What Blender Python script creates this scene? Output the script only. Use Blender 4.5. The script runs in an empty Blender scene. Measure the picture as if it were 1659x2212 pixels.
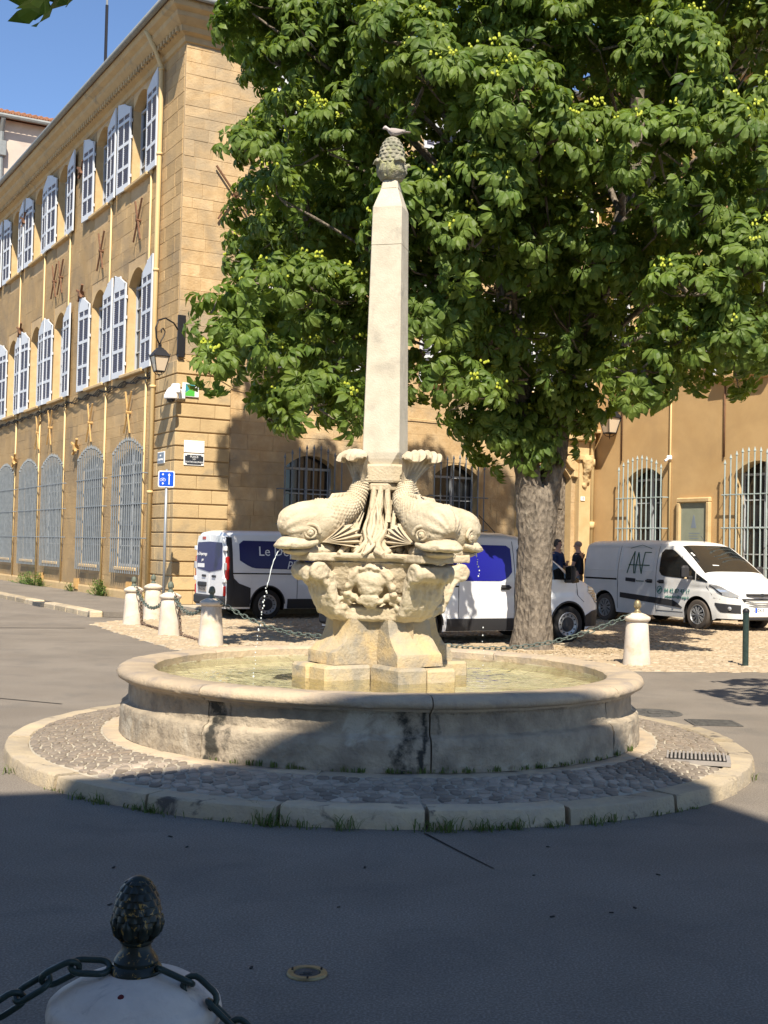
import bpy, bmesh, math, random
import numpy as np
from mathutils import Vector, Matrix, noise as mnoise
R = random.Random(7)
S = bpy.context.scene
COL = S.collection
PI = math.pi
rad = math.radians

# ------------------------------------------------------------------ camera
EYE = 1.65
pitch = math.atan(77 / 2650.0); roll = rad(1.3)
fw = Vector((0, math.cos(pitch), math.sin(pitch)))
r0 = Vector((1, 0, 0)); u0 = r0.cross(fw)
rr = r0 * math.cos(roll) + u0 * math.sin(roll)
uu = u0 * math.cos(roll) - r0 * math.sin(roll)
cd = bpy.data.cameras.new('camera'); cam = bpy.data.objects.new('camera', cd); COL.objects.link(cam)
M = Matrix.Identity(4)
for i in range(3):
    M[i][0] = rr[i]; M[i][1] = uu[i]; M[i][2] = -fw[i]
M[2][3] = EYE
cam.matrix_world = M
cd.sensor_fit = 'HORIZONTAL'; cd.sensor_width = 36.0; cd.lens = 36.0 * 2650 / 1659
cd.clip_start = 0.05; cd.clip_end = 3000
S.camera = cam

# ------------------------------------------------------------------ world and sun
SUN_EL = rad(50); SUN_AZ = rad(274)           # math angle of the direction towards the sun
W = bpy.data.worlds.new('World'); S.world = W; W.use_nodes = True
nt = W.node_tree
for n in list(nt.nodes): nt.nodes.remove(n)
sky = nt.nodes.new('ShaderNodeTexSky'); sky.sky_type = 'NISHITA'; sky.sun_disc = False
sky.sun_elevation = SUN_EL; sky.sun_rotation = (PI / 2 - SUN_AZ) % (2 * PI)
sky.air_density = 1.0; sky.dust_density = 0.08; sky.ozone_density = 4.2; sky.altitude = 2200
bg = nt.nodes.new('ShaderNodeBackground'); bg.inputs['Strength'].default_value = 0.108
wo = nt.nodes.new('ShaderNodeOutputWorld')
nt.links.new(sky.outputs[0], bg.inputs[0]); nt.links.new(bg.outputs[0], wo.inputs[0])
sl = bpy.data.lights.new('sun', 'SUN'); sl.energy = 4.9; sl.angle = rad(0.53); sl.color = (1.0, 0.91, 0.77)
so = bpy.data.objects.new('sun', sl); COL.objects.link(so)
sd = Vector((math.cos(SUN_AZ) * math.cos(SUN_EL), math.sin(SUN_AZ) * math.cos(SUN_EL), math.sin(SUN_EL)))
so.rotation_euler = sd.to_track_quat('Z', 'Y').to_euler(); so.location = sd * 60
S.view_settings.view_transform = 'Standard'; S.view_settings.look = 'None'
S.view_settings.gamma = 1; S.view_settings.use_curve_mapping = False
S.view_settings.exposure = 0.90

# ------------------------------------------------------------------ frames
TH = rad(29.5)
BV = Vector((math.cos(TH), math.sin(TH), 0)); AV = Vector((-math.sin(TH), math.cos(TH), 0))
C0 = Vector((-5.142, 30.02, 0))
def T(lx, ly, z=0.0): return C0 + BV * lx + AV * ly + Vector((0, 0, z))

# ------------------------------------------------------------------ objects
def tag(o, label=None, cat=None, group=None, kind=None):
    if label: o['label'] = label
    if cat: o['category'] = cat
    if group: o['group'] = group
    if kind: o['kind'] = kind
    return o
def thing(name, label, cat, loc=(0, 0, 0), rz=0.0, group=None):
    o = bpy.data.objects.new(name, None); COL.objects.link(o)
    o.location = loc; o.rotation_euler = (0, 0, rz); o.empty_display_size = 0.2
    return tag(o, label, cat, group)
def link(name, me, parent=None, mw=None):
    o = bpy.data.objects.new(name, me); COL.objects.link(o)
    if parent is not None: o.parent = parent
    if mw is not None: o.matrix_basis = mw
    return o
def copy_tree(o, parent=None):
    c = o.copy(); COL.objects.link(c)
    if parent is not None: c.parent = parent
    for ch in list(o.children): copy_tree(ch, c)
    return c

class MB:
    def __init__(s): s.v = []; s.f = []; s.m = []; s.cur = 0; s.X = None
    def add(s, vs, fs):
        n = len(s.v)
        if s.X is not None: vs = [s.X @ Vector(p) for p in vs]
        s.v.extend([tuple(p) for p in vs]); s.f.extend([tuple(i + n for i in f) for f in fs]); s.m.extend([s.cur] * len(fs))
    def quad(s, a, b, c, d): s.add([a, b, c, d], [(0, 1, 2, 3)])
    def box(s, c, size, rot=None, ch=0.0):
        hx, hy, hz = size[0] / 2, size[1] / 2, size[2] / 2
        c = Vector(c)
        if ch <= 0:
            vs = [Vector((x * hx, y * hy, z * hz)) for x in (-1, 1) for y in (-1, 1) for z in (-1, 1)]
            fs = [(0, 1, 3, 2), (4, 6, 7, 5), (0, 4, 5, 1), (2, 3, 7, 6), (0, 2, 6, 4), (1, 5, 7, 3)]
        else:
            ch = min(ch, hx * .9, hy * .9, hz * .9)
            vs = []; idx = {}
            for x in (-1, 1):
                for y in (-1, 1):
                    for z in (-1, 1):
                        for k in range(3):
                            p = [x * (hx - ch), y * (hy - ch), z * (hz - ch)]
                            p[k] += (x, y, z)[k] * ch
                            idx[(x, y, z, k)] = len(vs); vs.append(Vector(p))
            fs = []
            for k in range(3):
                o1, o2 = (k + 1) % 3, (k + 2) % 3
                for sg in (-1, 1):
                    q = []
                    for (p1, p2) in ((-1, -1), (1, -1), (1, 1), (-1, 1)):
                        t = [0, 0, 0]; t[k] = sg; t[o1] = p1; t[o2] = p2
                        q.append(idx[(t[0], t[1], t[2], k)])
                    fs.append(tuple(q if sg > 0 else q[::-1]))
                for s1 in (-1, 1):
                    for s2 in (-1, 1):
                        t0 = [0, 0, 0]; t0[k] = -1; t0[o1] = s1; t0[o2] = s2
                        t1 = list(t0); t1[k] = 1
                        q = (idx[(*t0, o1)], idx[(*t1, o1)], idx[(*t1, o2)], idx[(*t0, o2)])
                        fs.append(q if s1 * s2 > 0 else q[::-1])
            for x in (-1, 1):
                for y in (-1, 1):
                    for z in (-1, 1):
                        q = (idx[(x, y, z, 0)], idx[(x, y, z, 1)], idx[(x, y, z, 2)])
                        fs.append(q if x * y * z > 0 else q[::-1])
        if rot is not None: vs = [rot @ p for p in vs]
        s.add([p + c for p in vs], fs)
    def bar(s, p, q, w, h=None, up=(0, 0, 1)):
        p, q = Vector(p), Vector(q); d = q - p; L = d.length
        if L < 1e-6: return
        d /= L; up = Vector(up)
        if abs(d.dot(up)) > .98: up = Vector((1, 0, 0)) if abs(d.x) < .9 else Vector((0, 1, 0))
        sx = d.cross(up).normalized(); sz = sx.cross(d)
        rot = Matrix((sx, d, sz)).transposed()
        s.box((p + q) / 2, (w, L, h if h else w), rot)
    def tube(s, pts, rads, n=8, cap=True, closed=False):
        pts = [Vector(p) for p in pts]; m = len(pts)
        if not hasattr(rads, '__len__'): rads = [rads] * m
        base = None; vs = []; fs = []
        for i, p in enumerate(pts):
            if closed: d = pts[(i + 1) % m] - pts[i - 1]
            else: d = pts[min(i + 1, m - 1)] - pts[max(i - 1, 0)]
            d.normalize()
            if base is None:
                base = Vector((0, 0, 1)) if abs(d.z) < .9 else Vector((1, 0, 0))
            base = (base - d * base.dot(d)).normalized(); e2 = d.cross(base)
            for k in range(n):
                a = 2 * PI * k / n
                vs.append(p + (base * math.cos(a) + e2 * math.sin(a)) * rads[i])
        for i in range(m if closed else m - 1):
            for k in range(n):
                a0 = i * n + k; a1 = i * n + (k + 1) % n; j = ((i + 1) % m) * n
                fs.append((a0, a1, j + (k + 1) % n, j + k))
        if cap and not closed:
            fs.append(tuple(range(n))[::-1]); fs.append(tuple((m - 1) * n + k for k in range(n)))
        s.add(vs, fs)
    def lathe(s, prof, n=32, c=(0, 0, 0), a0=0.0, a1=2 * PI, capends=False, sq=None):
        c = Vector(c); full = abs(a1 - a0 - 2 * PI) < 1e-6; cols = n if full else n + 1
        vs = []; fs = []; k = len(prof)
        for i in range(cols):
            a = a0 + (a1 - a0) * i / n
            for (r, z) in prof: vs.append(c + Vector((r * math.cos(a), r * math.sin(a), z)))
        for i in range(n):
            j = (i + 1) % cols
            for q in range(k - 1): fs.append((i * k + q, j * k + q, j * k + q + 1, i * k + q + 1))
        if capends and not full:
            fs.append(tuple(range(k))); fs.append(tuple((cols - 1) * k + q for q in range(k))[::-1])
        s.add(vs, fs)
    def ell(s, c, r, n=12, m=8, rot=None):
        c = Vector(c); vs = []; fs = []
        for j in range(m + 1):
            t = PI * j / m
            for i in range(n):
                p = 2 * PI * i / n
                q = Vector((r[0] * math.sin(t) * math.cos(p), r[1] * math.sin(t) * math.sin(p), r[2] * math.cos(t)))
                vs.append(c + (rot @ q if rot is not None else q))
        for j in range(m):
            for i in range(n):
                fs.append((j * n + i, (j + 1) * n + i, (j + 1) * n + (i + 1) % n, j * n + (i + 1) % n))
        s.add(vs, fs)
    def prism(s, poly, h0, h1, f=None):
        """poly: 2-D outline; f maps (u,v,h) to 3-D"""
        if f is None: f = lambda u, v, h: (u, v, h)
        n = len(poly)
        vs = [f(u, v, h0) for u, v in poly] + [f(u, v, h1) for u, v in poly]
        fs = [tuple(range(n))[::-1], tuple(range(n, 2 * n))]
        for i in range(n): fs.append((i, (i + 1) % n, n + (i + 1) % n, n + i))
        s.add(vs, fs)
    def grid(s, P, closeu=False):
        nu = len(P); nv = len(P[0]); vs = [p for row in P for p in row]; fs = []
        for i in range(nu if closeu else nu - 1):
            for j in range(nv - 1):
                a = i * nv + j; b = ((i + 1) % nu) * nv + j
                fs.append((a, b, b + 1, a + 1))
        s.add(vs, fs)
    def mesh(s, name, mats, smooth=False, fix=False, auto=None):
        me = bpy.data.meshes.new(name); me.from_pydata(s.v, [], s.f)
        if not isinstance(mats, (list, tuple)): mats = [mats]
        for m in mats: me.materials.append(m)
        if len(mats) > 1: me.polygons.foreach_set('material_index', s.m)
        if fix:
            bm = bmesh.new(); bm.from_mesh(me); bmesh.ops.remove_doubles(bm, verts=bm.verts, dist=1e-5)
            bmesh.ops.recalc_face_normals(bm, faces=bm.faces); bm.to_mesh(me); bm.free()
        if smooth or auto: me.polygons.foreach_set('use_smooth', [True] * len(me.polygons))
        if auto: me.set_sharp_from_angle(angle=rad(auto))
        me.update(); return me
    def build(s, name, mats, parent=None, smooth=False, fix=False, auto=None, mw=None):
        return link(name, s.mesh(name, mats, smooth, fix, auto), parent, mw)

def remesh(mb, name, mat, parent, vox=0.012, smooth_it=2, disp=0.0, dscale=12.0, mw=None):
    o = mb.build(name, mat, None, fix=True)
    m = o.modifiers.new('r', 'REMESH'); m.mode = 'VOXEL'; m.voxel_size = vox
    if smooth_it:
        sm = o.modifiers.new('s', 'SMOOTH'); sm.iterations = smooth_it; sm.factor = .5
    dg = bpy.context.evaluated_depsgraph_get()
    me = bpy.data.meshes.new_from_object(o.evaluated_get(dg)); me.name = name
    bpy.data.objects.remove(o)
    if disp:
        rough(me, disp, dscale)
    me.polygons.foreach_set('use_smooth', [True] * len(me.polygons))
    if not me.materials: me.materials.append(mat)
    return link(name, me, parent, mw)
def rough(me, amp, sc, seed=0.0):
    off = Vector((seed, seed * 1.7, seed * .3)); ns = [v.normal.copy() for v in me.vertices]
    for v, nn in zip(me.vertices, ns):
        p = v.co * sc + off
        v.co += nn * amp * (mnoise.noise(p) + .5 * mnoise.noise(p * 2.3))
    me.update()

# ------------------------------------------------------------------ materials
def lin(h):
    h = h.lstrip('#'); c = [int(h[i:i + 2], 16) / 255 for i in (0, 2, 4)]
    return tuple((x / 12.92 if x <= .04045 else ((x + .055) / 1.055) ** 2.4) for x in c)
MATS = {}
def mat(name, c1, c2=None, sc=3.0, rough=.85, bump=0.0, bsc=30.0, metal=0.0, c3=None, sc3=.8, lo3=.52, hi3=.7, rnd=0.0,
        spec=.3, coat=0.0, stretch=(1, 1, 1), speck=0.0, det=6.0, trans=0.0, world=True, lo=.35, hi=.65, bd=.02, voro=0.0):
    m = bpy.data.materials.new(name); m.use_nodes = True; t = m.node_tree; N = t.nodes; L = t.links
    b = N['Principled BSDF']; b.inputs['Roughness'].default_value = rough; b.inputs['Metallic'].default_value = metal
    b.inputs['Specular IOR Level'].default_value = spec
    if coat: b.inputs['Coat Weight'].default_value = coat; b.inputs['Coat Roughness'].default_value = .06
    geo = N.new('ShaderNodeNewGeometry' if world else 'ShaderNodeTexCoord'); pos = geo.outputs['Position' if world else 'Object']
    mp = N.new('ShaderNodeMapping'); mp.inputs['Scale'].default_value = stretch; L.new(pos, mp.inputs[0]); pos = mp.outputs[0]
    def nz(scale, d=det, dist=0.0):
        n = N.new('ShaderNodeTexNoise'); n.inputs['Scale'].default_value = scale; n.inputs['Detail'].default_value = d
        n.inputs['Roughness'].default_value = .6; n.inputs['Distortion'].default_value = dist
        L.new(pos, n.inputs['Vector']); return n.outputs['Fac']
    def rng(f, a, c):
        r = N.new('ShaderNodeMapRange'); r.inputs[1].default_value = a; r.inputs[2].default_value = c; L.new(f, r.inputs[0]); return r.outputs[0]
    def mix(f, A, B):
        x = N.new('ShaderNodeMix'); x.data_type = 'RGBA'
        if isinstance(f, float): x.inputs[0].default_value = f
        else: L.new(f, x.inputs[0])
        for s, q in ((6, A), (7, B)):
            if isinstance(q, tuple): x.inputs[s].default_value = (*q, 1)
            else: L.new(q, x.inputs[s])
        return x.outputs[2]
    col = c1
    if c2 is not None: col = mix(rng(nz(sc), lo, hi), c1, c2)
    if c3 is not None: col = mix(rng(nz(sc3, 8.0, .6), lo3, hi3), col, c3)
    if speck:
        sv = N.new('ShaderNodeHueSaturation'); mr0 = N.new('ShaderNodeMapRange'); mr0.inputs[1].default_value = .42; mr0.inputs[2].default_value = .66; mr0.inputs[3].default_value = 1 - speck * .25; mr0.inputs[4].default_value = 1 + speck
        L.new(nz(95, 2.0), mr0.inputs[0]); L.new(mr0.outputs[0], sv.inputs['Value']); L.new(col, sv.inputs['Color']); col = sv.outputs[0]
    if rnd:
        oi = N.new('ShaderNodeObjectInfo'); h = N.new('ShaderNodeHueSaturation')
        mm = N.new('ShaderNodeMapRange'); mm.inputs[3].default_value = 1 - rnd; mm.inputs[4].default_value = 1 + rnd
        L.new(oi.outputs['Random'], mm.inputs[0]); L.new(mm.outputs[0], h.inputs['Value'])
        if isinstance(col, tuple): h.inputs['Color'].default_value = (*col, 1)
        else: L.new(col, h.inputs['Color'])
        col = h.outputs[0]
    if isinstance(col, tuple): b.inputs['Base Color'].default_value = (*col, 1)
    else: L.new(col, b.inputs['Base Color'])
    if bump:
        bp = N.new('ShaderNodeBump'); bp.inputs['Strength'].default_value = bump; bp.inputs['Distance'].default_value = bd
        h = nz(bsc)
        if voro:
            vz = N.new('ShaderNodeTexVoronoi'); vz.inputs['Scale'].default_value = voro; L.new(pos, vz.inputs['Vector'])
            ad = N.new('ShaderNodeMath'); ad.operation = 'ADD'; L.new(h, ad.inputs[0]); L.new(vz.outputs['Distance'], ad.inputs[1]); h = ad.outputs[0]
        L.new(h, bp.inputs['Height']); L.new(bp.outputs[0], b.inputs['Normal'])
    if trans:
        tr = N.new('ShaderNodeBsdfTranslucent')
        hs = N.new('ShaderNodeHueSaturation'); hs.inputs['Value'].default_value = 2.0; hs.inputs['Saturation'].default_value = 1.1; hs.inputs['Hue'].default_value = .485
        if isinstance(col, tuple): hs.inputs['Color'].default_value = (*col, 1)
        else: L.new(col, hs.inputs['Color'])
        L.new(hs.outputs[0], tr.inputs[0])
        ms = N.new('ShaderNodeMixShader'); ms.inputs[0].default_value = trans
        L.new(b.outputs[0], ms.inputs[1]); L.new(tr.outputs[0], ms.inputs[2]); L.new(ms.outputs[0], N['Material Output'].inputs[0])
    MATS[name] = m; return m

m_asphalt = mat('asphalt', (.148, .126, .101), (.184, .159, .129), sc=.7, rough=.9, bump=.2, bsc=180, c3=(.115, .103, .088), sc3=1.6, lo3=.50, hi3=.80, bd=.006, speck=.5)
m_mortar = mat('mortar', (.44, .39, .30), (.36, .32, .25), sc=9, bump=.4, bsc=90)
m_cob = mat('island_cobble', (.25, .205, .16), (.34, .28, .215), sc=6, rough=.75, bump=.5, bsc=45, rnd=.38, c3=(.33, .25, .18), sc3=1.3, lo3=.6, hi3=.72)
m_plaza = mat('plaza_cobble', (.37, .285, .185), (.30, .235, .16), sc=1.7, rough=.85, bump=.4, bsc=50, c3=(.42, .345, .245), sc3=5.0, lo3=.5, hi3=.62)
m_kerb = mat('kerb_stone', (.46, .37, .24), (.36, .30, .22), sc=5, bump=.6, bsc=35, rnd=.24, c3=(.10, .085, .07), sc3=4.5, lo3=.60, hi3=.68)
m_lime = mat('limestone', (.53, .455, .325), (.45, .37, .25), sc=7, rough=.9, bump=.7, bsc=50, c3=(.31, .26, .18), sc3=5.5, lo3=.56, hi3=.78, bd=.012)
m_obel = mat('obelisk_stone', (.57, .515, .405), (.49, .44, .34), sc=8, rough=.9, bump=.35, bsc=70, c3=(.40, .36, .285), sc3=5.0, lo3=.54, hi3=.70, bd=.01)
m_lichen = mat('lichen_stone', (.36, .33, .25), (.17, .17, .12), sc=14, rough=.95, bump=.6, bsc=60, c3=(.33, .33, .17), sc3=9, lo3=.52, hi3=.66)
m_ped = mat('pedestal_stone', (.35, .305, .23), (.49, .365, .19), sc=3.2, rough=.85, bump=.45, bsc=40, c3=(.27, .24, .19), sc3=3.6, lo3=.48, hi3=.62, rnd=.09, bd=.03)
m_basin = mat('basin_stone', (.41, .34, .245), (.24, .20, .15), sc=5, rough=.9, bump=.8, bsc=16, c3=(.47, .42, .33), sc3=2.4, lo3=.56, hi3=.66, rnd=.10, bd=.03)
m_mouth_shade = mat('mouth_shade', (.035, .035, .028), (.12, .10, .075), sc=9, rough=.85, bump=.6, bsc=30)
m_rim = mat('rim_stone', (.45, .355, .24), (.37, .295, .21), sc=5, rough=.75, bump=.6, bsc=28, c3=(.27, .23, .19), sc3=3, lo3=.52, hi3=.68, rnd=.12)
m_ochre = mat('ochre_render', (.58, .385, .18), (.52, .335, .15), sc=1.2, rough=.95, bump=.2, bsc=60, c3=(.45, .295, .14), sc3=.45, lo3=.48, hi3=.75)
m_wall1 = mat('wall_mortar', (.53, .38, .21), (.46, .32, .17), sc=2, rough=.95, bump=.4, bsc=40)
m_stone = mat('ashlar_stone', (.56, .405, .225), (.46, .31, .155), sc=3.2, rough=.92, bump=.7, bsc=18, c3=(.31, .25, .17), sc3=.55, lo3=.46, hi3=.68, rnd=.11)
m_stone1 = mat('street_ashlar', (.49, .335, .165), (.42, .28, .13), sc=1.8, rough=.93, bump=.7, bsc=20, c3=(.31, .225, .13), sc3=.6, lo3=.46, hi3=.66, rnd=.13)
m_quoin = mat('quoin_stone', (.52, .38, .20), (.45, .32, .165), sc=2.2, rough=.9, bump=.5, bsc=26, c3=(.30, .24, .155), sc3=.9, lo3=.55, hi3=.68, rnd=.10)
m_trim = mat('trim_stone', (.58, .42, .22), (.50, .35, .17), sc=3, rough=.9, bump=.3, bsc=30)
m_cream = mat('cream_pipe', (.62, .46, .23), rough=.6)
m_zinc = mat('zinc', (.27, .28, .27), (.22, .23, .22), sc=6, rough=.5, metal=.3)
m_tile = mat('roof_tile', (.42, .20, .11), (.33, .15, .08), sc=5, bump=.3)
m_pale = mat('pale_render', (.55, .46, .38), (.46, .39, .33), sc=.9, c3=(.38, .30, .24), sc3=.6)
m_white = mat('white_paint', (.60, .62, .64), rough=.5)
m_louver = mat('louver_grey', (.17, .175, .23), rough=.6)
m_iron = mat('painted_iron', (.15, .17, .185), (.20, .22, .235), sc=8, rough=.55)
m_irong = mat('green_grey_iron', (.36, .43, .42), (.30, .36, .35), sc=8, rough=.55)
m_rust = mat('rusty_iron', (.13, .065, .038), (.19, .10, .055), sc=12, rough=.9)
m_tan = mat('tan_painted_iron', (.50, .32, .13), (.42, .26, .10), sc=8, rough=.8)
m_black = mat('black_metal', (.018, .018, .02), rough=.45)
m_dgreen = mat('dark_green_metal', (.018, .032, .028), (.03, .05, .042), sc=20, rough=.4)
m_glass = mat('window_glass', (.02, .022, .025), rough=.06, spec=.6)
m_blind = mat('grey_blind', (.16, .175, .19), rough=.7)
m_curt = mat('dim_interior', (.10, .09, .08), rough=.9)
m_frost = mat('lantern_glass', (.62, .50, .36), rough=.25, spec=.5)
m_wframe = mat('grey_window_frame', (.42, .44, .46), rough=.5)
m_van = mat('van_white', (.76, .77, .78), (.70, .71, .72), sc=1.5, rough=.35, coat=.6)
m_vand = mat('van_dusty_white', (.74, .73, .71), (.66, .65, .62), sc=1.2, rough=.4, coat=.4)
m_plast = mat('black_plastic', (.03, .03, .033), rough=.55)
m_gap = mat('panel_gap', (.012, .012, .012), rough=.8)
m_vglass = mat('van_glass', (.012, .014, .015), rough=.04, spec=.7)
m_blue = mat('blue_film', (.014, .015, .22), rough=.35)
m_navy = mat('navy_film', (.022, .022, .105), rough=.35)
m_red = mat('red_lens', (.35, .012, .01), rough=.15)
m_lens = mat('clear_lens', (.55, .57, .6), rough=.08, metal=.5)
m_amber = mat('lamp_bars', (.55, .42, .25), rough=.3)
m_rubber = mat('rubber', (.022, .021, .02), rough=.8)
m_rubberd = mat('dusty_rubber', (.085, .07, .058), rough=.9)
m_alloy = mat('alloy', (.36, .36, .36), rough=.4, metal=.5)
m_bark = mat('bark', (.23, .19, .145), (.10, .082, .064), sc=11, rough=.95, bump=.8, bsc=18, stretch=(1, 1, .5), c3=(.30, .26, .20), sc3=4.0, lo3=.58, hi3=.70, bd=.05, voro=16)
m_leaf = mat('leaf', (.155, .215, .038), (.080, .138, .024), sc=3.5, rough=.52, spec=.28, trans=.34, rnd=.15, c3=(.17, .225, .03), sc3=2.2, lo3=.58, hi3=.72)
m_leafy = mat('leaf_light', (.10, .17, .025), (.07, .13, .02), sc=1.3, rough=.45, spec=.4, trans=.33)
m_fruit = mat('young_fruit', (.42, .46, .05), rough=.6)
m_grass = mat('weed_green', (.07, .12, .025), (.12, .15, .04), sc=8, rough=.7, trans=.2)
m_bush = mat('weed_leaf', (.085, .15, .03), (.13, .19, .05), sc=5, rough=.6, trans=.25)
m_bol = mat('bollard_stone', (.62, .55, .47), (.56, .47, .36), sc=6, rough=.85, bump=.35, bsc=60, c3=(.48, .38, .25), sc3=3.5, lo3=.56, hi3=.72)
m_fbol = mat('near_bollard_stone', (.62, .54, .45), (.54, .465, .39), sc=14, rough=.85, bump=.4, bsc=120, c3=(.22, .20, .185), sc3=9, lo3=.55, hi3=.7, bd=.006)
m_bronze = mat('worn_green_gold', (.012, .018, .014), (.02, .026, .02), sc=30, rough=.38, c3=(.30, .19, .05), sc3=75, lo3=.585, hi3=.63)
m_verd = mat('verdigris', (.09, .115, .095), (.14, .15, .11), sc=30, rough=.6)
m_chain = mat('chain_green', (.055, .085, .075), (.13, .15, .13), sc=30, rough=.5)
m_chainr = mat('chain_rust', (.15, .09, .06), (.23, .17, .13), sc=30, rough=.8)
m_brass = mat('brass', (.30, .24, .13), (.20, .16, .09), sc=20, rough=.45, metal=.5)
m_iron2 = mat('cast_iron', (.05, .048, .045), (.10, .095, .085), sc=20, rough=.7)
m_concrete = mat('grate_grey', (.24, .22, .20), (.30, .27, .24), sc=9, rough=.85)
m_skin = mat('skin', (.50, .29, .21), rough=.6)
m_hair = mat('hair_grey', (.06, .05, .045), (.12, .10, .09), sc=40, rough=.8)
m_stub = mat('shaved_hair', (.32, .22, .17), rough=.7)
m_bluec = mat('blue_cloth', (.025, .045, .12), (.018, .03, .085), sc=9, rough=.95, bump=.3, bsc=20)
m_navyc = mat('charcoal_cloth', (.025, .027, .04), rough=.95)
m_greyc = mat('grey_cloth', (.18, .18, .19), rough=.95)
m_sign = mat('sign_white', (.80, .80, .78), rough=.4)
m_signb = mat('sign_blue', (.008, .075, .50), rough=.4)
m_signk = mat('sign_dark', (.03, .035, .045), rough=.4)
m_signg = mat('sign_bluegrey', (.20, .24, .29), rough=.5)
m_galv = mat('galvanised', (.30, .32, .34), rough=.45, metal=.4)
m_green = mat('sticker_green', (.08, .42, .06), rough=.5)
m_teal = mat('sticker_teal', (.04, .25, .30), rough=.5)
m_plaqueg = mat('plaque_glass', (.27, .29, .22), (.31, .33, .25), sc=3, rough=.25)
m_feather = mat('dove_grey', (.50, .44, .41), (.42, .37, .35), sc=20, rough=.8)
m_featherd = mat('dove_wing', (.40, .35, .32), rough=.8)
m_drop = mat('water_drop', (.62, .66, .66), rough=.05, spec=.8)
m_tgreen = mat('logo_green', (.02, .09, .055), rough=.4)
m_txtg = mat('teal_print', (.02, .20, .16), rough=.4)
m_twhite = mat('white_print', (.8, .8, .8), rough=.4)
m_plastw = mat('white_plastic', (.8, .8, .8), rough=.35)
m_redspot = mat('red_paint', (.10, .012, .01), rough=.7)
m_gravel = mat('dry_litter', (.45, .35, .22), (.30, .22, .13), sc=15, rough=.9)
m_litter = mat('dark_litter', (.03, .028, .025), rough=.9)

def text(s, size, mat_, parent, mw, name='lettering', ext=0.002, align='CENTER', shear=0.0, space=1.0):
    c = bpy.data.curves.new(name, 'FONT'); c.body = s; c.size = size; c.extrude = ext; c.align_x = align; c.align_y = 'CENTER'
    c.shear = shear; c.space_character = space; c.resolution_u = 2
    o = bpy.data.objects.new(name, c); COL.objects.link(o)
    dg = bpy.context.evaluated_depsgraph_get()
    me = bpy.data.meshes.new_from_object(o.evaluated_get(dg)); bpy.data.objects.remove(o)
    me.materials.clear(); me.materials.append(mat_)
    return link(name, me, parent, mw)
def frame(o, x, y):
    """matrix with local x, y axes as given (z = x cross y)"""
    x = Vector(x).normalized(); y = Vector(y).normalized(); z = x.cross(y)
    m = Matrix.Identity(4)
    for i in range(3): m[i][0] = x[i]; m[i][1] = y[i]; m[i][2] = z[i]; m[i][3] = o[i]
    return m
# ================================================================== GROUND
mb = MB(); mb.quad((-400, -200, 0), (400, -200, 0), (400, 1200, 0), (-400, 1200, 0))
tag(mb.build('road', m_asphalt), kind='structure')

def in_poly(x, y, P):
    c = False; n = len(P)
    for i in range(n):
        x1, y1 = P[i]; x2, y2 = P[i - 1]
        if (y1 > y) != (y2 > y) and x < (x2 - x1) * (y - y1) / (y2 - y1) + x1: c = not c
    return c
pl = [(-5.75, 24.4), (-4.6, 21.9), (-3.75, 20.1), (-3.0, 18.7), (-1.6, 17.6), (0.6, 17.1), (3.7, 17.15), (5.6, 17.5), (9, 18.2), (15, 19.6)]
back = [T(13.2, 0.1), T(-.5, .1), T(-.6, -2.0)]
ppoly = pl + [(p.x, p.y) for p in back]
mb = MB(); mb.add([(x, y, .004) for x, y in ppoly], [tuple(range(len(ppoly)))])
plaza = tag(mb.build('paved_square', m_mortar), kind='structure')
mb = MB(); rp = random.Random(3)
ly = -17.5
while ly < -.3:
    h = rp.uniform(.10, .13); lx = -5.0 + rp.random() * .2
    while lx < 17:
        w = rp.uniform(.13, .23); c = T(lx + w / 2, ly + h / 2)
        if in_poly(c.x, c.y, ppoly) and abs(c.x) < c.y * .33 + .5 and c.y < 31:
            g = .010; z = .012 + rp.random() * .016; k = .022
            def q(a, b_, zz): p = T(a, b_); return (p.x + rp.uniform(-.006, .006), p.y + rp.uniform(-.006, .006), zz + rp.uniform(-.003, .003))
            x0, x1, y0, y1 = lx + g, lx + w - g, ly + g, ly + h - g
            mb.add([q(x0, y0, .002), q(x1, y0, .002), q(x1, y1, .002), q(x0, y1, .002), q(x0 + k, y0 + k, z), q(x1 - k, y0 + k, z), q(x1 - k, y1 - k, z), q(x0 + k, y1 - k, z)],
                   [(4, 5, 6, 7), (0, 1, 5, 4), (1, 2, 6, 5), (2, 3, 7, 6), (3, 0, 4, 7)])
        lx += w
    ly += h
tag(mb.build('cobblestones', m_plaza, plaza), kind='stuff')

# pavements along the two facades
mb = MB(); mb.prism([(-2.40, -2.4), (-2.0, -2.8), (-.0, -2.2), (-.0, 34), (-2.40, 34)], 0.006, .12, lambda u, v, h: T(u, v, h))
pav = tag(mb.build('pavement', m_asphalt), kind='structure')
ks = MB(); ks.box((0, 0, 0), (.29, .985, .20), ch=.03); ksm = ks.mesh('kerb_stone', m_kerb)
for i in range(36):
    y = -2.4 + i
    if 1.9 < y + .5 < 2.5: continue
    link('kerb_stone', ksm, pav, Matrix.Translation(T(-2.55, y + .5, .035 + R.uniform(-.006, .006))) @ Matrix.Rotation(TH + R.uniform(-.006, .006), 4, 'Z'))
mb = MB(); mb.box(T(-2.50, 2.1, .05), (.5, .8, .10), Matrix.Rotation(TH, 3, 'Z')); mb.build('drain_inlet', m_iron2, pav)
mb = MB(); mb.prism([(0.03, -2.0), (7.4, -2.0), (7.4, -4.5), (12.7, -4.5), (12.7, -.03), (0.03, -.03)], .002, .14, lambda u, v, h: T(u, v, h))
tag(mb.build('pavement', m_mortar), kind='structure')

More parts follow.
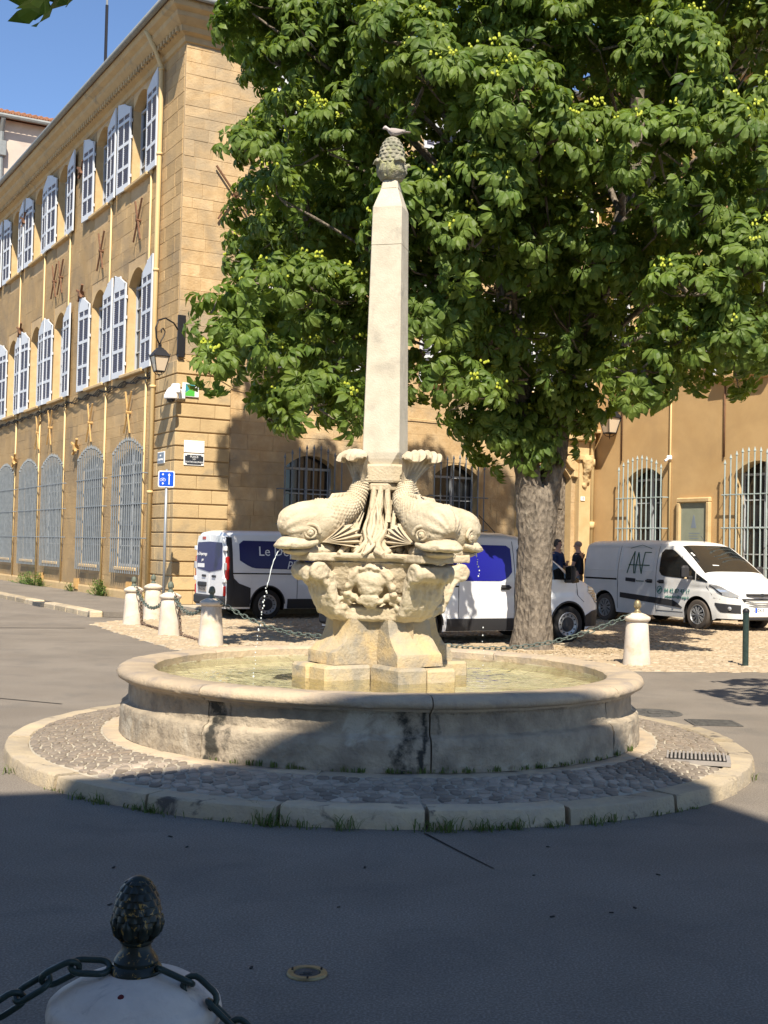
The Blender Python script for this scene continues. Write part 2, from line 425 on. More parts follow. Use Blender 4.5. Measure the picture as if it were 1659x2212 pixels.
# road patch seams
mb = MB()
mb.add([(.27, 7.15, .004), (.288, 7.15, .004), (.45, 6.77, .004), (.615, 6.40, .004), (.605, 6.40, .004), (.435, 6.77, .004)], [(0, 1, 2, 3, 4, 5)])
mb.add([(-8, 22.5, .004), (-5.6, 23.2, .004), (-5.6, 23.27, .004), (-8, 22.57, .004)], [(0, 1, 2, 3)])
mb.add([(-9, 15.0, .004), (-3.2, 12.4, .004), (-3.2, 12.43, .004), (-9, 15.03, .004)], [(0, 1, 2, 3)])
tag(mb.build('road_seams', m_gap), kind='structure')

# ================================================================== ISLAND
FX, FY = 0.0, 10.2
def dome(r): return .10 + (2.78 - min(r, 2.78)) / (2.78 - 2.2) * .065
isl = tag(link('traffic_island', None), kind='structure'); isl.location = (FX, FY, 0)
mb = MB(); mb.lathe([(2.0, .0), (2.0, dome(2.2)), (2.2, dome(2.2)), (2.45, dome(2.45)), (2.78, .098), (2.82, 0)], 96)
mb.build('mortar_bed', m_mortar, isl, smooth=True)
def sector(r0_, r1_, z0, z1, a0, a1, n=8, ch=.03, zin=None):
    """kerb-like stone: ring sector with a chamfered outer top edge, slightly irregular"""
    if zin is None: zin = z1
    prof = [(r0_, z0), (r0_, zin - .012), (r0_ + .012, zin), (r1_ - ch, z1), (r1_ - ch * .3, z1 - ch * .35), (r1_, z1 - ch), (r1_ + .008, z0)]
    m = MB(); P = []
    for i in range(n + 1):
        a = a0 + (a1 - a0) * i / n
        P.append([Vector((r * math.cos(a) * (1 + R.uniform(-.0012, .0012)), r * math.sin(a) * (1 + R.uniform(-.0012, .0012)), z + (R.uniform(-.004, .004) if z > z0 + .02 else 0))) for r, z in prof])
    m.grid(P); k = len(prof)
    m.add(P[0], [tuple(range(k))]); m.add(P[-1], [tuple(range(k))[::-1]])
    return m
NK = 21
for i in range(NK):
    a0 = rad(-90 + 5.7 + i * 360 / NK) + .005; a1 = rad(-90 + 5.7 + (i + 1) * 360 / NK) - .005
    o = sector(2.785, 2.965 + R.uniform(-.008, .012), .0, .108 + R.uniform(-.010, .012), a0, a1, ch=.016).build('kerb_stone', m_kerb, isl, auto=40)
# flat slabs round the foot of the basin
for i in range(10):
    a0 = rad(-100 + i * 36) + .004; a1 = rad(-100 + (i + 1) * 36) - .004
    sector(2.1, 2.235, .1, .170 + R.uniform(-.003, .003), a0, a1, n=8, ch=.012).build('foot_slab', m_rim, isl, auto=40)

def clip(poly, px, py, nx, ny):
    out = []; n = len(poly)
    for i in range(n):
        a = poly[i]; b = poly[(i + 1) % n]
        da = (a[0] - px) * nx + (a[1] - py) * ny; db = (b[0] - px) * nx + (b[1] - py) * ny
        if da <= 0: out.append(a)
        if (da < 0 < db) or (db < 0 < da):
            t = da / (da - db); out.append((a[0] + (b[0] - a[0]) * t, a[1] + (b[1] - a[1]) * t))
    return out
# voronoi setts on the ring, in (arc length, radius) space
ra, rb = 2.245, 2.778; RM = 2.5; L_ = 2 * PI * RM
rc = random.Random(11); cells = []; NR = 8; NC = 150
for j in range(-1, NR + 1):
    for i in range(NC):
        u = (i + (.5 if j % 2 else 0) + rc.uniform(-.33, .33)) / NC * L_; v = ra + (j + .5 + rc.uniform(-.3, .3)) * (rb - ra) / NR
        cells.append((u, v, j))
grid = {}
for k, (u, v, j) in enumerate(cells): grid.setdefault(int(u / L_ * 46) % 46, []).append(k)
setts = []
for k, (u, v, j) in enumerate(cells):
    if j < 0 or j >= NR: continue
    poly = [(u - .3, ra), (u + .3, ra), (u + .3, rb), (u - .3, rb)]
    g = int(u / L_ * 46)
    for dg_ in (-2, -1, 0, 1, 2):
        for q in grid.get((g + dg_) % 46, []):
            if q == k: continue
            u2, v2, _ = cells[q]
            if u2 - u > L_ / 2: u2 -= L_
            if u - u2 > L_ / 2: u2 += L_
            if abs(u2 - u) > .5: continue
            nx, ny = u2 - u, v2 - v; d = math.hypot(nx, ny); 
            poly = clip(poly, (u + u2) / 2 - nx / d * .008, (v + v2) / 2 - ny / d * .008, nx / d, ny / d)
            if len(poly) < 3: break
        if len(poly) < 3: break
    if len(poly) < 3: continue
    # chaikin rounding
    P2 = []; n = len(poly)
    for i in range(n):
        a, b = poly[i], poly[(i + 1) % n]
        P2.append((a[0] * .8 + b[0] * .2, a[1] * .8 + b[1] * .2)); P2.append((a[0] * .2 + b[0] * .8, a[1] * .2 + b[1] * .8))
    setts.append((u, v, P2))
def sett_mesh(m, u, v, P2):
    zt = rc.uniform(.007, .013); n = len(P2); tilt = (rc.uniform(-.05, .05), rc.uniform(-.08, .08))
    def w(p, s, dz):
        uu_, vv_ = u + (p[0] - u) * s, v + (p[1] - v) * s; a = uu_ / RM
        return (vv_ * math.cos(a), vv_ * math.sin(a), dome(vv_) + dz + ((uu_ - u) * tilt[0] + (vv_ - v) * tilt[1] if dz > 0 else 0))
    vs = [w(p, 1.0, -.006) for p in P2] + [w(p, .95, zt * .75) for p in P2] + [w(p, .80, zt) for p in P2]
    fs = [tuple(range(2 * n, 3 * n))]
    for i in range(n):
        j = (i + 1) % n
        fs += [(i, j, n + j, n + i), (n + i, n + j, 2 * n + j, 2 * n + i)]
    m.add(vs, fs)
def sett_key(s):
    a = s[0] / RM; return math.hypot(s[1] * math.cos(a) , FY + s[1] * math.sin(a))
grate_c = Vector((2.36, -1.02))
setts = [s for s in setts if (Vector((s[1] * math.cos(s[0] / RM), s[1] * math.sin(s[0] / RM))) - grate_c).length > .22]
setts.sort(key=sett_key)
rest = MB()
for i, s in enumerate(setts):
    if i < 300:
        m = MB(); sett_mesh(m, *s); m.build('cobblestone', m_cob, isl, smooth=True)
    else: sett_mesh(rest, *s)
tag(rest.build('small_cobblestones', m_cob, isl, smooth=True), kind='stuff')

# drain grate on the island
gr = thing('drain_grate', 'grey slotted drain grate set in the cobbles right of the basin', 'drain grate', (FX + grate_c.x, FY + grate_c.y, .150), rad(-14))
mb = MB(); mb.box((0, 0, -.02), (.50, .34, .03)); mb.build('grate_frame', m_concrete, gr)
gm = MB(); gm.box((0, 0, 0), (.016, .30, .016), ch=.004); gmm = gm.mesh('grate_bar', m_concrete)
pit = MB(); pit.box((0, 0, -.004), (.44, .30, .004)); pit.build('pit', m_gap, gr)
for i in range(15): link('grate_bar', gmm, gr, Matrix.Translation((-.203 + i * .029, 0, .006)))

def manhole(name, lab, loc, r, mt, cat='manhole cover', sq=False):
    t = thing(name, lab, cat, loc)
    m = MB()
    if sq:
        m.box((0, 0, .004), (r * 2, r * 1.7, .008), ch=.003); m.build('cover_frame', mt, t)
        b = MB()
        for i in range(7): b.box((0, -r * .7 + i * r * .23, .011), (r * 1.7, r * .08, .006))
        b.build('cover_ribs', mt, t)
    else:
        m.lathe([(r * .66, .003), (r * .68, .010), (r * .96, .010), (r, .004), (r, 0)], 40); m.build('rim', mt, t, auto=40)
        b = MB(); b.lathe([(0, .006), (r * .62, .006), (r * .65, .002)], 32); b.build('lid', m_iron2, t, auto=40)
        c = MB(); c.box((r * .03, 0, .010), (r * .42, r * .34, .008), ch=.003); c.box((-r * .05, -r * .3, .008), (r * .6, r * .05, .004)); c.build('key_plate', m_iron2, t)
        for k in range(3):
            d = MB(); d.box((r * .82 * math.cos(k * 2.1 + .6), r * .82 * math.sin(k * 2.1 + .6), .011), (.008, .02, .004)); d.build('notch', m_gap, t)
    return t
manhole('valve_cover', 'small round brass-rimmed valve cover in the shaded asphalt foreground', (-.256, 4.776, 0.001), .079, m_brass, 'valve cover')
manhole('manhole_cover', 'dark oval manhole cover in the road just beyond the basin, the farther of two', (2.83, 12.75, 0.001), .30, m_iron2)
manhole('road_gully', 'flat rectangular gully cover in the road right of the basin, nearer of two', (3.28, 12.1, 0.001), .24, m_iron2, sq=True)
# ================================================================== FOUNTAIN
ft = thing('fountain', 'pale stone dolphin fountain with tall obelisk in a round basin on the cobbled island', 'fountain', (FX, FY, 0))
DZ = Matrix.Rotation(rad(-57), 4, 'Z')                 # dolphins on the local axes
# --- basin wall, eight stones with joints
STAINS = ((-33.3, 2.4, .80), (-30.0, 1.4, .55), (8.4, 1.3, .78), (4.6, 3.4, .64), (10.2, .7, .5), (-36, .6, .5), (54, 1.0, .4), (-10, 4, .22), (-2, 3, .30), (30, 3.5, .2), (20, 3, .2))
def stained_and_banded(o):
    me = o.data; at = me.attributes.new('stain_and_bands', 'FLOAT', 'POINT'); vals = []
    for v_ in me.vertices:
        x, y, z = v_.co; deg = (math.degrees(math.atan2(y, x)) + 90 + 180) % 360 - 180; q = 0
        dd = deg + 2.2 * mnoise.noise(Vector((deg * .4, z * 6, 1))) + .8 * mnoise.noise(Vector((deg * 1.5, z * 22, 5)))
        for c_, w_, k_ in STAINS: q = max(q, k_ * math.exp(-((dd - c_) / w_) ** 2))
        q = max(q, .42 * math.exp(-((z - .55) / .02) ** 2), .40 * math.exp(-((z - .175) / .03) ** 2))  # also darkens a band under the rim and one along the wall foot
        vals.append(q)
    at.data.foreach_set('value', vals); return o
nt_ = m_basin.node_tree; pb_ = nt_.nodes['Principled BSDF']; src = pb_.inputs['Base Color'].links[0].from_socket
an_ = nt_.nodes.new('ShaderNodeAttribute'); an_.attribute_name = 'stain_and_bands'; nn_ = nt_.nodes.new('ShaderNodeTexNoise'); nn_.inputs['Scale'].default_value = 16; nn_.inputs['Detail'].default_value = 8; nn_.inputs['Roughness'].default_value = .7
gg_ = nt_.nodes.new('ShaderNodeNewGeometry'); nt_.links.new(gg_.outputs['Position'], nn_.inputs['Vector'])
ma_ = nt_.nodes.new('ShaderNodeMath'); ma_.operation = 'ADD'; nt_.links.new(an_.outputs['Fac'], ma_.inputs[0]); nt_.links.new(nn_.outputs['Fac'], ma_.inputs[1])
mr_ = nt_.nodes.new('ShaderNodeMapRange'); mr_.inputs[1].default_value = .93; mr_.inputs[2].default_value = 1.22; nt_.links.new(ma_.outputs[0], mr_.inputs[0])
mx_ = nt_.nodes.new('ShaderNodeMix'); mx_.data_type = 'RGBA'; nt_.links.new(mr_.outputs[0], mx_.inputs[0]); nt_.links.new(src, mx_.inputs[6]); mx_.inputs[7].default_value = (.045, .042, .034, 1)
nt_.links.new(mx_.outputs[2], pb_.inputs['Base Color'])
def wall_prof(smooth_=False):
    return [(1.86, .30), (1.86, .60), (2.055, .60), (2.05, .565), (2.035, .55), (2.04, .415), (2.052, .405), (2.078, .398), (2.092, .382), (2.092, .365), (2.10, .35), (2.108, .17)]
JA = [rad(-90 + 9.5 + 45 * k) for k in range(8)]
for k in range(8):
    a0, a1 = JA[k] + .0025, JA[(k + 1) % 8] - .0025
    if a1 < a0: a1 += 2 * PI
    n = 84; prof = wall_prof(); P = []
    fine = []
    for q in range(len(prof) - 1):
        (r1, z1), (r2, z2) = prof[q], prof[q + 1]; d = math.hypot(r2 - r1, z2 - z1); c = max(1, int(d / .02))
        for s_ in range(c): fine.append((r1 + (r2 - r1) * s_ / c, z1 + (z2 - z1) * s_ / c))
    fine.append(prof[-1])
    amp = .004 if k == 6 else .009
    for i in range(n + 1):
        a = a0 + (a1 - a0) * i / n; row = []
        for (r, z) in fine:
            p = Vector((r * math.cos(a), r * math.sin(a), z))
            if r > 1.95 and z < .59:
                nn = mnoise.noise(p * 9 + Vector((k * 7, 0, 0))) + .6 * mnoise.noise(Vector((p.x * 22, p.y * 22, p.z * 38)))
                rr_ = r + amp * nn; p = Vector((rr_ * math.cos(a), rr_ * math.sin(a), z))
            row.append(p)
        P.append(row)
    m = MB(); m.grid(P); m.add(P[0], [tuple(range(len(fine)))]); m.add(P[-1], [tuple(range(len(fine)))[::-1]])
    stained_and_banded(m.build('basin_wall_stone', m_basin, ft, auto=50))
# --- rim stones
RA = [rad(-90 + 9.5 + 45 * k) for k in range(8)]
rprof = [(1.85, .585), (1.845, .655), (1.865, .672), (2.06, .676), (2.10, .668), (2.128, .650), (2.138, .625), (2.128, .600), (2.10, .590), (2.085, .586), (2.08, .570), (2.055, .566)]
for k in range(8):
    a0, a1 = RA[k] + .002, RA[(k + 1) % 8] - .002
    if a1 < a0: a1 += 2 * PI
    P = []; n = 24
    for i in range(n + 1):
        a = a0 + (a1 - a0) * i / n; row = []
        for r, z in rprof:
            p = Vector((r * math.cos(a), r * math.sin(a), z)); nn = .005 * mnoise.noise(p * 6) + .003 * mnoise.noise(p * 17)
            row.append(Vector(((r + nn) * math.cos(a), (r + nn) * math.sin(a), z + nn)))
        P.append(row)
    m = MB(); m.grid(P); m.add(P[0], [tuple(range(len(rprof)))]); m.add(P[-1], [tuple(range(len(rprof)))[::-1]])
    m.build('rim_stone', m_rim, ft, auto=50)
# inner wall and floor of the pool
m_pool = mat('pool_lining', (.60, .55, .43), (.50, .46, .35), sc=3.5, rough=.9, bump=.3, bsc=12, c3=(.42, .37, .24), sc3=2, lo3=.55, hi3=.7)
mb = MB(); mb.lathe([(0, .50), (1.82, .50), (1.85, .53), (1.85, .60)], 64); mb.build('pool_lining', m_pool, ft, smooth=False, auto=40)

# --- pedestal: plus-shaped plan with flared arms
m_ped2 = m_ped
PED = DZ
def arm_block(m, w0, w1, prof, ang):
    """flared arm: profile of (r, z) swept over its width"""
    c, s = math.cos(ang), math.sin(ang); P = []
    k = len(prof); rows = []
    for i in range(9):
        t = -1 + 2 * i / 8
        row = []
        for q, (r, z) in enumerate(prof):
            w = w0 + (w1 - w0) * min(1, max(0, (r - .38) / .2))
            y = t * w; bow = .012 * (1 - t * t)
            row.append(Vector(((r + bow) * c - y * s, (r + bow) * s + y * c, z)))
        rows.append(row)
    m.grid(rows)
    for row, fl in ((rows[0], 1), (rows[-1], -1)):
        base = [Vector((.0 * c - (-w0 if fl > 0 else w0) * s, (-w0 if fl > 0 else w0) * c, p.z)) for p in row]
        m.grid([row, base])
    top = [r_[0] for r_ in rows]; cc = [Vector((-(-w0 + 2 * w0 * i / 8) * s, (-w0 + 2 * w0 * i / 8) * c, prof[0][1])) for i in range(9)]
    m.grid([top, cc])
arm_prof = [(.405, 1.075), (.41, 1.04), (.42, .99), (.445, .93), (.485, .875), (.54, .825), (.564, .808), (.568, .79), (.574, .715)]
m = MB()
for k in range(4): arm_block(m, .20, .215, arm_prof, k * PI / 2)
o = m.build('pedestal', m_ped, ft, fix=True, auto=38, mw=PED)
bm = bmesh.new(); bm.from_mesh(o.data); bmesh.ops.subdivide_edges(bm, edges=bm.edges, cuts=2, use_grid_fill=True); bm.to_mesh(o.data); bm.free(); rough(o.data, .006, 9)
for k in range(4):
    for j, (x0, x1, y0, y1) in enumerate([(.0, .69, -.275, -.005), (.0, .69, .005, .275)]):
        m = MB(); m.box(((x0 + x1) / 2 + .13, (y0 + y1) / 2, .57), (x1 - x0 - .26, y1 - y0, .29), ch=.022)
        o = m.build('step_stone', m_ped, ft, mw=PED @ Matrix.Rotation(k * PI / 2 + R.uniform(-.012, .012), 4, 'Z') @ Matrix.Translation((R.uniform(-.01, .012), 0, R.uniform(-.012, .004))), auto=40)
m = MB(); m.box((0, 0, .7), (.66, .66, .72), Matrix.Rotation(PI / 4, 3, 'Z')); m.build('pedestal_core', m_ped, ft, mw=PED)

# --- bowl with carved consoles, masks and garlands (local: normals of the four faces on the diagonals)
def sq(r, z, ch, n=6):
    """chamfer-rounded square ring of half side r (faces on the diagonals of the dolphin frame)"""
    P = []
    for k in range(4):
        for i in range(n + 1):
            a = PI / 4 + k * PI / 2 - ch + 2 * ch * i / n
            # point on square whose face normals are at PI/4 + k*PI/2
            P.append(Vector((r / math.cos(a - PI / 4 - k * PI / 2) * math.cos(a), r / math.cos(a - PI / 4 - k * PI / 2) * math.sin(a), z)))
    return P
m = MB(); m.grid([[p for p in sq(r, z, c)] + [sq(r, z, c)[0]] for r, z, c in
    [(1e-7, 1.055, .7), (.33, 1.055, .62), (.365, 1.075, .62), (.37, 1.165, .62), (.34, 1.185, .62), (.31, 1.20, .62), (.325, 1.25, .62), (.365, 1.33, .64), (.40, 1.43, .66), (.415, 1.50, .68), (.43, 1.515, .68), (.44, 1.53, .70), (1e-7, 1.53, .7)]])
for k in range(4):                                       # consoles under the dolphins: S-scrolls
    c, s = math.cos(k * PI / 2), math.sin(k * PI / 2)
    def W_(r, y, z): return (r * c - y * s, r * s + y * c, z)
    sp = [(.385, 1.10), (.43, 1.13), (.475, 1.19), (.50, 1.26), (.505, 1.33), (.53, 1.40), (.575, 1.455), (.61, 1.48)]
    for yy in (-.10, -.05, 0, .05, .10):
        m.tube([W_(r + (.02 if abs(yy) < .06 else 0), yy, z) for r, z in sp], [.035, .045, .05, .05, .05, .052, .055, .055], 8)
    for yy in (-.135, .135):                             # volutes
        for rad_, rr2 in ((.052, .03), (.022, .03)):
            m.tube([W_(.625 + rad_ * math.cos(t), yy, 1.452 + rad_ * math.sin(t)) for t in np.linspace(0, 2 * PI, 14)[:-1]], rr2, 7, closed=True)
        m.ell(W_(.625, yy, 1.452), (.035, .035, .035), 8, 6)
        for rad_, rr2 in ((.04, .022),):
            m.tube([W_(.43 + rad_ * math.cos(t), yy * .95, 1.20 + rad_ * math.sin(t)) for t in np.linspace(0, 2 * PI, 12)[:-1]], rr2, 6, closed=True)
        m.tube([W_(.60, yy, 1.40), W_(.545, yy, 1.335), W_(.525, yy, 1.27), W_(.49, yy, 1.20)], [.026, .024, .022, .022], 6)
    m.tube([W_(.64, -.12, 1.455), W_(.655, 0, 1.45), W_(.64, .12, 1.455)], [.06, .068, .06], 9)
    for q in range(4): m.ell(W_(.60 + q * .03, (-.07 + q * .045), 1.42), (.045, .028, .05), 8, 6)
    for q in range(5):                                   # acanthus at the foot
        yy = -.12 + q * .06; m.tube([W_(.40, yy * .8, 1.10), W_(.455, yy, 1.13), W_(.49, yy * 1.1, 1.185)], [.02, .035, .015], 6)
    # mask and shell on the face to the left of console k
    a = k * PI / 2 + PI / 4; ca, sa = math.cos(a), math.sin(a)
    def V_(d, u, z): return (d * ca - u * sa, d * sa + u * ca, z)
    rotm = Matrix.Rotation(a, 3, 'Z')
    m.ell(V_(.410, 0, 1.385), (.070, .118, .085), 16, 10, rotm); m.ell(V_(.405, 0, 1.335), (.066, .098, .085), 14, 10, rotm); m.ell(V_(.395, 0, 1.285), (.055, .055, .065), 12, 8, rotm)   # bulging shield
    for sgn in (-1, 1):
        m.tube([V_(.42, sgn * .05, 1.475), V_(.43, sgn * .10, 1.455), V_(.425, sgn * .145, 1.40), V_(.41, sgn * .135, 1.345), V_(.40, sgn * .15, 1.30)], [.026, .032, .03, .024, .012], 7)   # scroll frame
        m.ell(V_(.42, sgn * .165, 1.335), (.035, .028, .03), 8, 6, rotm)
        m.tube([V_(.38, sgn * .14, 1.20), V_(.385, sgn * .165, 1.235), V_(.39, sgn * .15, 1.275), V_(.395, sgn * .12, 1.265), V_(.395, sgn * .115, 1.235)], [.02, .026, .026, .022, .018], 7)  # lower curl
        for q in range(4):                                                  # garland
            t = q / 3; m.ell(V_(.40 + .012 * (q % 2), sgn * (.02 + t * .15), 1.225 - .03 * (1 - t) + t * .05), (.032, .034, .026), 8, 6, rotm)
    for q in range(5):                                                      # shell crest
        t = -1 + q * .5; m.tube([V_(.43, t * .03, 1.46), V_(.455, t * .075, 1.505 - abs(t) * .02)], [.012, .022], 6)
    for q in range(5):
        t = -1 + q * .5; m.tube([V_(.435, t * .06, 1.26), V_(.43, t * .05 , 1.20)], [.022, .008], 6)   # beard
bowl = remesh(m, 'carved_bowl', m_lime, ft, vox=.0095, smooth_it=1, disp=.006, dscale=22, mw=DZ @ Matrix.Diagonal((1.11, 1.11, 1, 1)))
# --- slab over the bowl
m = MB()
P = []
for (r, z, c) in [(1e-7, 1.53, .6), (.455, 1.53, .62), (.462, 1.55, .62), (.49, 1.558, .62), (.498, 1.572, .62), (.498, 1.592, .62), (.488, 1.603, .62), (1e-7, 1.603, .6)]:
    q = sq(r, z, c, 10); P.append(q + [q[0]])
m.grid(P)
for k in range(4):
    m.box((.62 * math.cos(k * PI / 2), .62 * math.sin(k * PI / 2), 1.568), (.26, .30, .065), Matrix.Rotation(k * PI / 2, 3, 'Z'))
remesh(m, 'bowl_slab', m_lime, ft, vox=.008, smooth_it=1, disp=.006, dscale=14, mw=DZ @ Matrix.Diagonal((1.05, 1.05, 1, 1)))

# --- dolphins
def spline(pts, n):
    out = []; m_ = len(pts)
    for i in range(n + 1):
        t = i / n * (m_ - 1); k = min(int(t), m_ - 2); f = t - k
        p0 = pts[max(k - 1, 0)]; p1 = pts[k]; p2 = pts[k + 1]; p3 = pts[min(k + 2, m_ - 1)]
        out.append([.5 * ((2 * b) + (-a + c) * f + (2 * a - 5 * b + 4 * c - d) * f * f + (-a + 3 * b - 3 * c + d) * f ** 3) for a, b, c, d in zip(p0, p1, p2, p3)])
    return out
dst = [(.925, 1.765, .02, .025), (.912, 1.775, .085, .095), (.865, 1.795, .135, .145), (.79, 1.815, .165, .172), (.68, 1.83, .178, .182), (.56, 1.865, .172, .165), (.455, 1.915, .130, .128),
       (.365, 1.955, .100, .104), (.295, 2.01, .084, .090), (.25, 2.085, .070, .076), (.230, 2.155, .058, .062), (.225, 2.225, .058, .045), (.235, 2.28, .072, .028)]
sp = spline(dst, 150); nA = 104; P = []
for i, (r, z, hw, hh) in enumerate(sp):
    a_, b_ = sp[max(i - 1, 0)], sp[min(i + 1, len(sp) - 1)]
    tx, tz = b_[0] - a_[0], b_[1] - a_[1]; l = math.hypot(tx, tz) or 1; nx, nz_ = -tz / l, tx / l
    if nz_ < 0 and i < 40: nx, nz_ = -nx, -nz_
    # keep the normal on the upper side of the spine (towards +z/+r at the tail)
    nx, nz_ = tz / l, -tx / l
    row = []; u = i / len(sp)
    for k in range(nA + 1):
        t = 2 * PI * k / nA; ct, st = math.cos(t), math.sin(t)
        d = 0.0
        if u > .40:                                       # overlapping scales on the body
            ii = i * .27; kk = k / nA * 26 + (.5 if int(ii) % 2 else 0)
            fx = ii - int(ii); fy = kk - int(kk) - .5
            e = fx * .8 + 2.6 * fy * fy
            d = .017 * (1 - min(1, e)) - .004 * min(1, (u - .40) * 12) * (1 if u < .86 else max(0, (.93 - u) / .07))
        else:                                             # folds swept back from the brow
            d = .011 * math.sin(k / nA * 2 * PI * 12) * min(1, u * 8) * (.40 - u) / .40 * (1 if ct > -.2 else 0)
        row.append(Vector((r + nx * (hh + d) * ct, (hw + d) * st, z + nz_ * (hh + d) * ct)))
    P.append(row)
m = MB(); m.grid(P); m.add(P[0], [tuple(range(nA))])
body_me = m.mesh('dolphin_body', m_lime, fix=True, smooth=True)
rough(body_me, .003, 26, 3)
dol = bpy.data.objects.new('dolphin', body_me); COL.objects.link(dol); dol.parent = ft
# beak: two broad lips, nostrils, brow and jaw
m = MB()
m.ell((.80, 0, 1.69), (.165, .150, .065), 18, 10)
m.ell((.915, 0, 1.668), (.070, .120, .026), 14, 8)
m.ell((.84, 0, 1.685), (.13, .155, .030), 16, 8)
for s in (-1, 1): m.ell((.90, s * .04, 1.695), (.022, .020, .018), 8, 6)
m.tube([(.915, -.07, 1.668), (.945, 0, 1.662), (.915, .07, 1.668)], [.018, .022, .018], 8)
m.tube([(.70, .165, 1.70), (.79, .16, 1.680), (.88, .115, 1.668), (.93, .045, 1.664)], [.02, .026, .024, .018], 8)
m.tube([(.70, -.165, 1.70), (.79, -.16, 1.680), (.88, -.115, 1.668), (.93, -.045, 1.664)], [.02, .026, .024, .018], 8)
remesh(m, 'upper_lip', m_lime, dol, vox=.008, smooth_it=2, disp=.003, dscale=30)
m = MB()
m.ell((.76, 0, 1.628), (.15, .128, .030), 16, 8); m.ell((.86, 0, 1.630), (.055, .085, .016), 12, 8); m.ell((.62, 0, 1.64), (.16, .15, .07), 14, 8)
remesh(m, 'lower_lip', m_lime, dol, vox=.009, smooth_it=2, disp=.003, dscale=30)
m = MB(); m.box((.80, 0, 1.652), (.19, .20, .02)); m.build('mouth', m_mouth_shade, dol)  # dark block between the lips: shade of the open mouth put into its colour
for s in (-1, 1):
    m = MB(); c = Vector((.765, s * .152, 1.765)); nrm = Vector((.45, s * .89, -.02)).normalized()
    ex = Vector((0, 0, 1)).cross(nrm).normalized(); ez = nrm.cross(ex)
    m.tube([c + nrm * .012 + ex * .044 * math.cos(t) + ez * .034 * math.sin(t) for t in np.linspace(0, 2 * PI, 16)[:-1]], .010, 6, closed=True)
    m.tube([c + nrm * .010 + ex * .075 * math.cos(t) + ez * .064 * math.sin(t) for t in np.linspace(-.1, PI + .1, 12)], .016, 6)
    m.ell(c + nrm * .006, (.030, .030, .030), 10, 8)
    m.tube([c + nrm * .034 + ex * .011 * math.cos(t) + ez * .011 * math.sin(t) for t in np.linspace(0, 2 * PI, 10)[:-1]], .004, 5, closed=True)
    m.build('eye', m_lime, dol, smooth=True)
    # ribbed gill fin fanning back from the cheek
    P = []; nr, nl = 44, 12
    for i in range(nr + 1):
        t = i / nr; ang = rad(190 - 62 * t) ; row = []
        Lf = .24 + .07 * math.sin(t * PI) + .022 * math.cos(t * 2 * PI * 5)
        for j in range(nl + 1):
            q = j / nl; L = Lf * q
            x = .645 + L * math.cos(ang) * 1.0; z = 1.70 + L * math.sin(ang) * .72
            off = .172 + .030 * math.sin(q * PI * .62) - .02 * t + .017 * math.cos(t * 2 * PI * 5) * min(1, q * 2.5)
            if z > 1.84: off -= (z - 1.84) * .55
            row.append(Vector((x, s * off, z)))
        P.append(row)
    m = MB(); m.grid(P); m.grid([[p - Vector((0, s * .03, 0)) for p in r_] for r_ in P])
    for e in (0, -1): m.grid([P[e], [p - Vector((0, s * .03, 0)) for p in P[e]]])
    m.grid([[r_[-1] for r_ in P], [r_[-1] - Vector((0, s * .03, 0)) for r_ in P]])
    m.build('gill_fin', m_lime, dol, fix=True, auto=60)
# dorsal crest
m = MB()
for q in range(7):
    t = q / 6; x = .50 - t * .20; z = 2.025 + t * .03 - .0
    m.tube([(x + .02, 0, z - .02), (x - .02, 0, z + .03 - .01 * t), (x - .055, 0, z + .042)], [.018, .022, .008], 6)
m.build('dorsal_crest', m_lime, dol, smooth=True)
# tail fluke: two ribbed lobes on a stem that rises and rolls over outwards
cl = []; px_, pz_ = .228, 2.175; nl = 22
for j in range(nl + 1):
    q = j / nl; e = min(1, max(0, (q - .34) / .66)); ph = rad(6 + 165 * e * e * (3 - 2 * e)); cl.append((px_, pz_, ph)); px_ += .36 / nl * math.sin(ph); pz_ += .36 / nl * math.cos(ph)
P, Q = [], []; nr = 36
for i in range(nr + 1):
    t = -1 + 2 * i / nr; rp, rq_ = [], []
    for j in range(nl + 1):
        q = j / nl; notch = .16 * math.exp(-(t / .20) ** 2) + .10 * abs(t) ** 4; qq = q * (1 - notch); f = qq * nl; k = min(int(f), nl - 1); f -= k
        x = cl[k][0] + (cl[k + 1][0] - cl[k][0]) * f; z = cl[k][1] + (cl[k + 1][1] - cl[k][1]) * f; ph = cl[k][2] + (cl[k + 1][2] - cl[k][2]) * f
        wd = .062 + .125 * min(1, q * 1.5) ** 1.2 - .03 * max(0, q - .7); rib = .008 * math.cos(t * 2 * PI * 3) * min(1, q * 2); th_ = (.032 - .010 * q) * (1 - .45 * t * t)
        nx, nz_ = math.cos(ph), -math.sin(ph); lat = t * wd; cup = .02 * t * t
        rp.append(Vector((x + nx * (th_ + rib + cup), lat, z + nz_ * (th_ + rib + cup)))); rq_.append(Vector((x - nx * (th_ - rib - cup), lat, z - nz_ * (th_ - rib - cup))))
    P.append(rp); Q.append(rq_)
m = MB(); m.grid(P); m.grid(Q); m.grid([[r_[-1] for r_ in P], [r_[-1] for r_ in Q]])
for e in (0, -1): m.grid([P[e], Q[e]])
m.build('tail_fluke', m_lime, dol, fix=True, auto=70)
DS = Matrix.Translation((0, 0, 1.95)) @ Matrix.Diagonal((1.025, 1.0, 1.07, 1)) @ Matrix.Translation((0, 0, -1.95))
dol.matrix_basis = DZ @ DS
for k in (1, 2, 3):
    c = copy_tree(dol, ft); c.matrix_basis = DZ @ Matrix.Rotation(k * PI / 2, 4, 'Z') @ DS
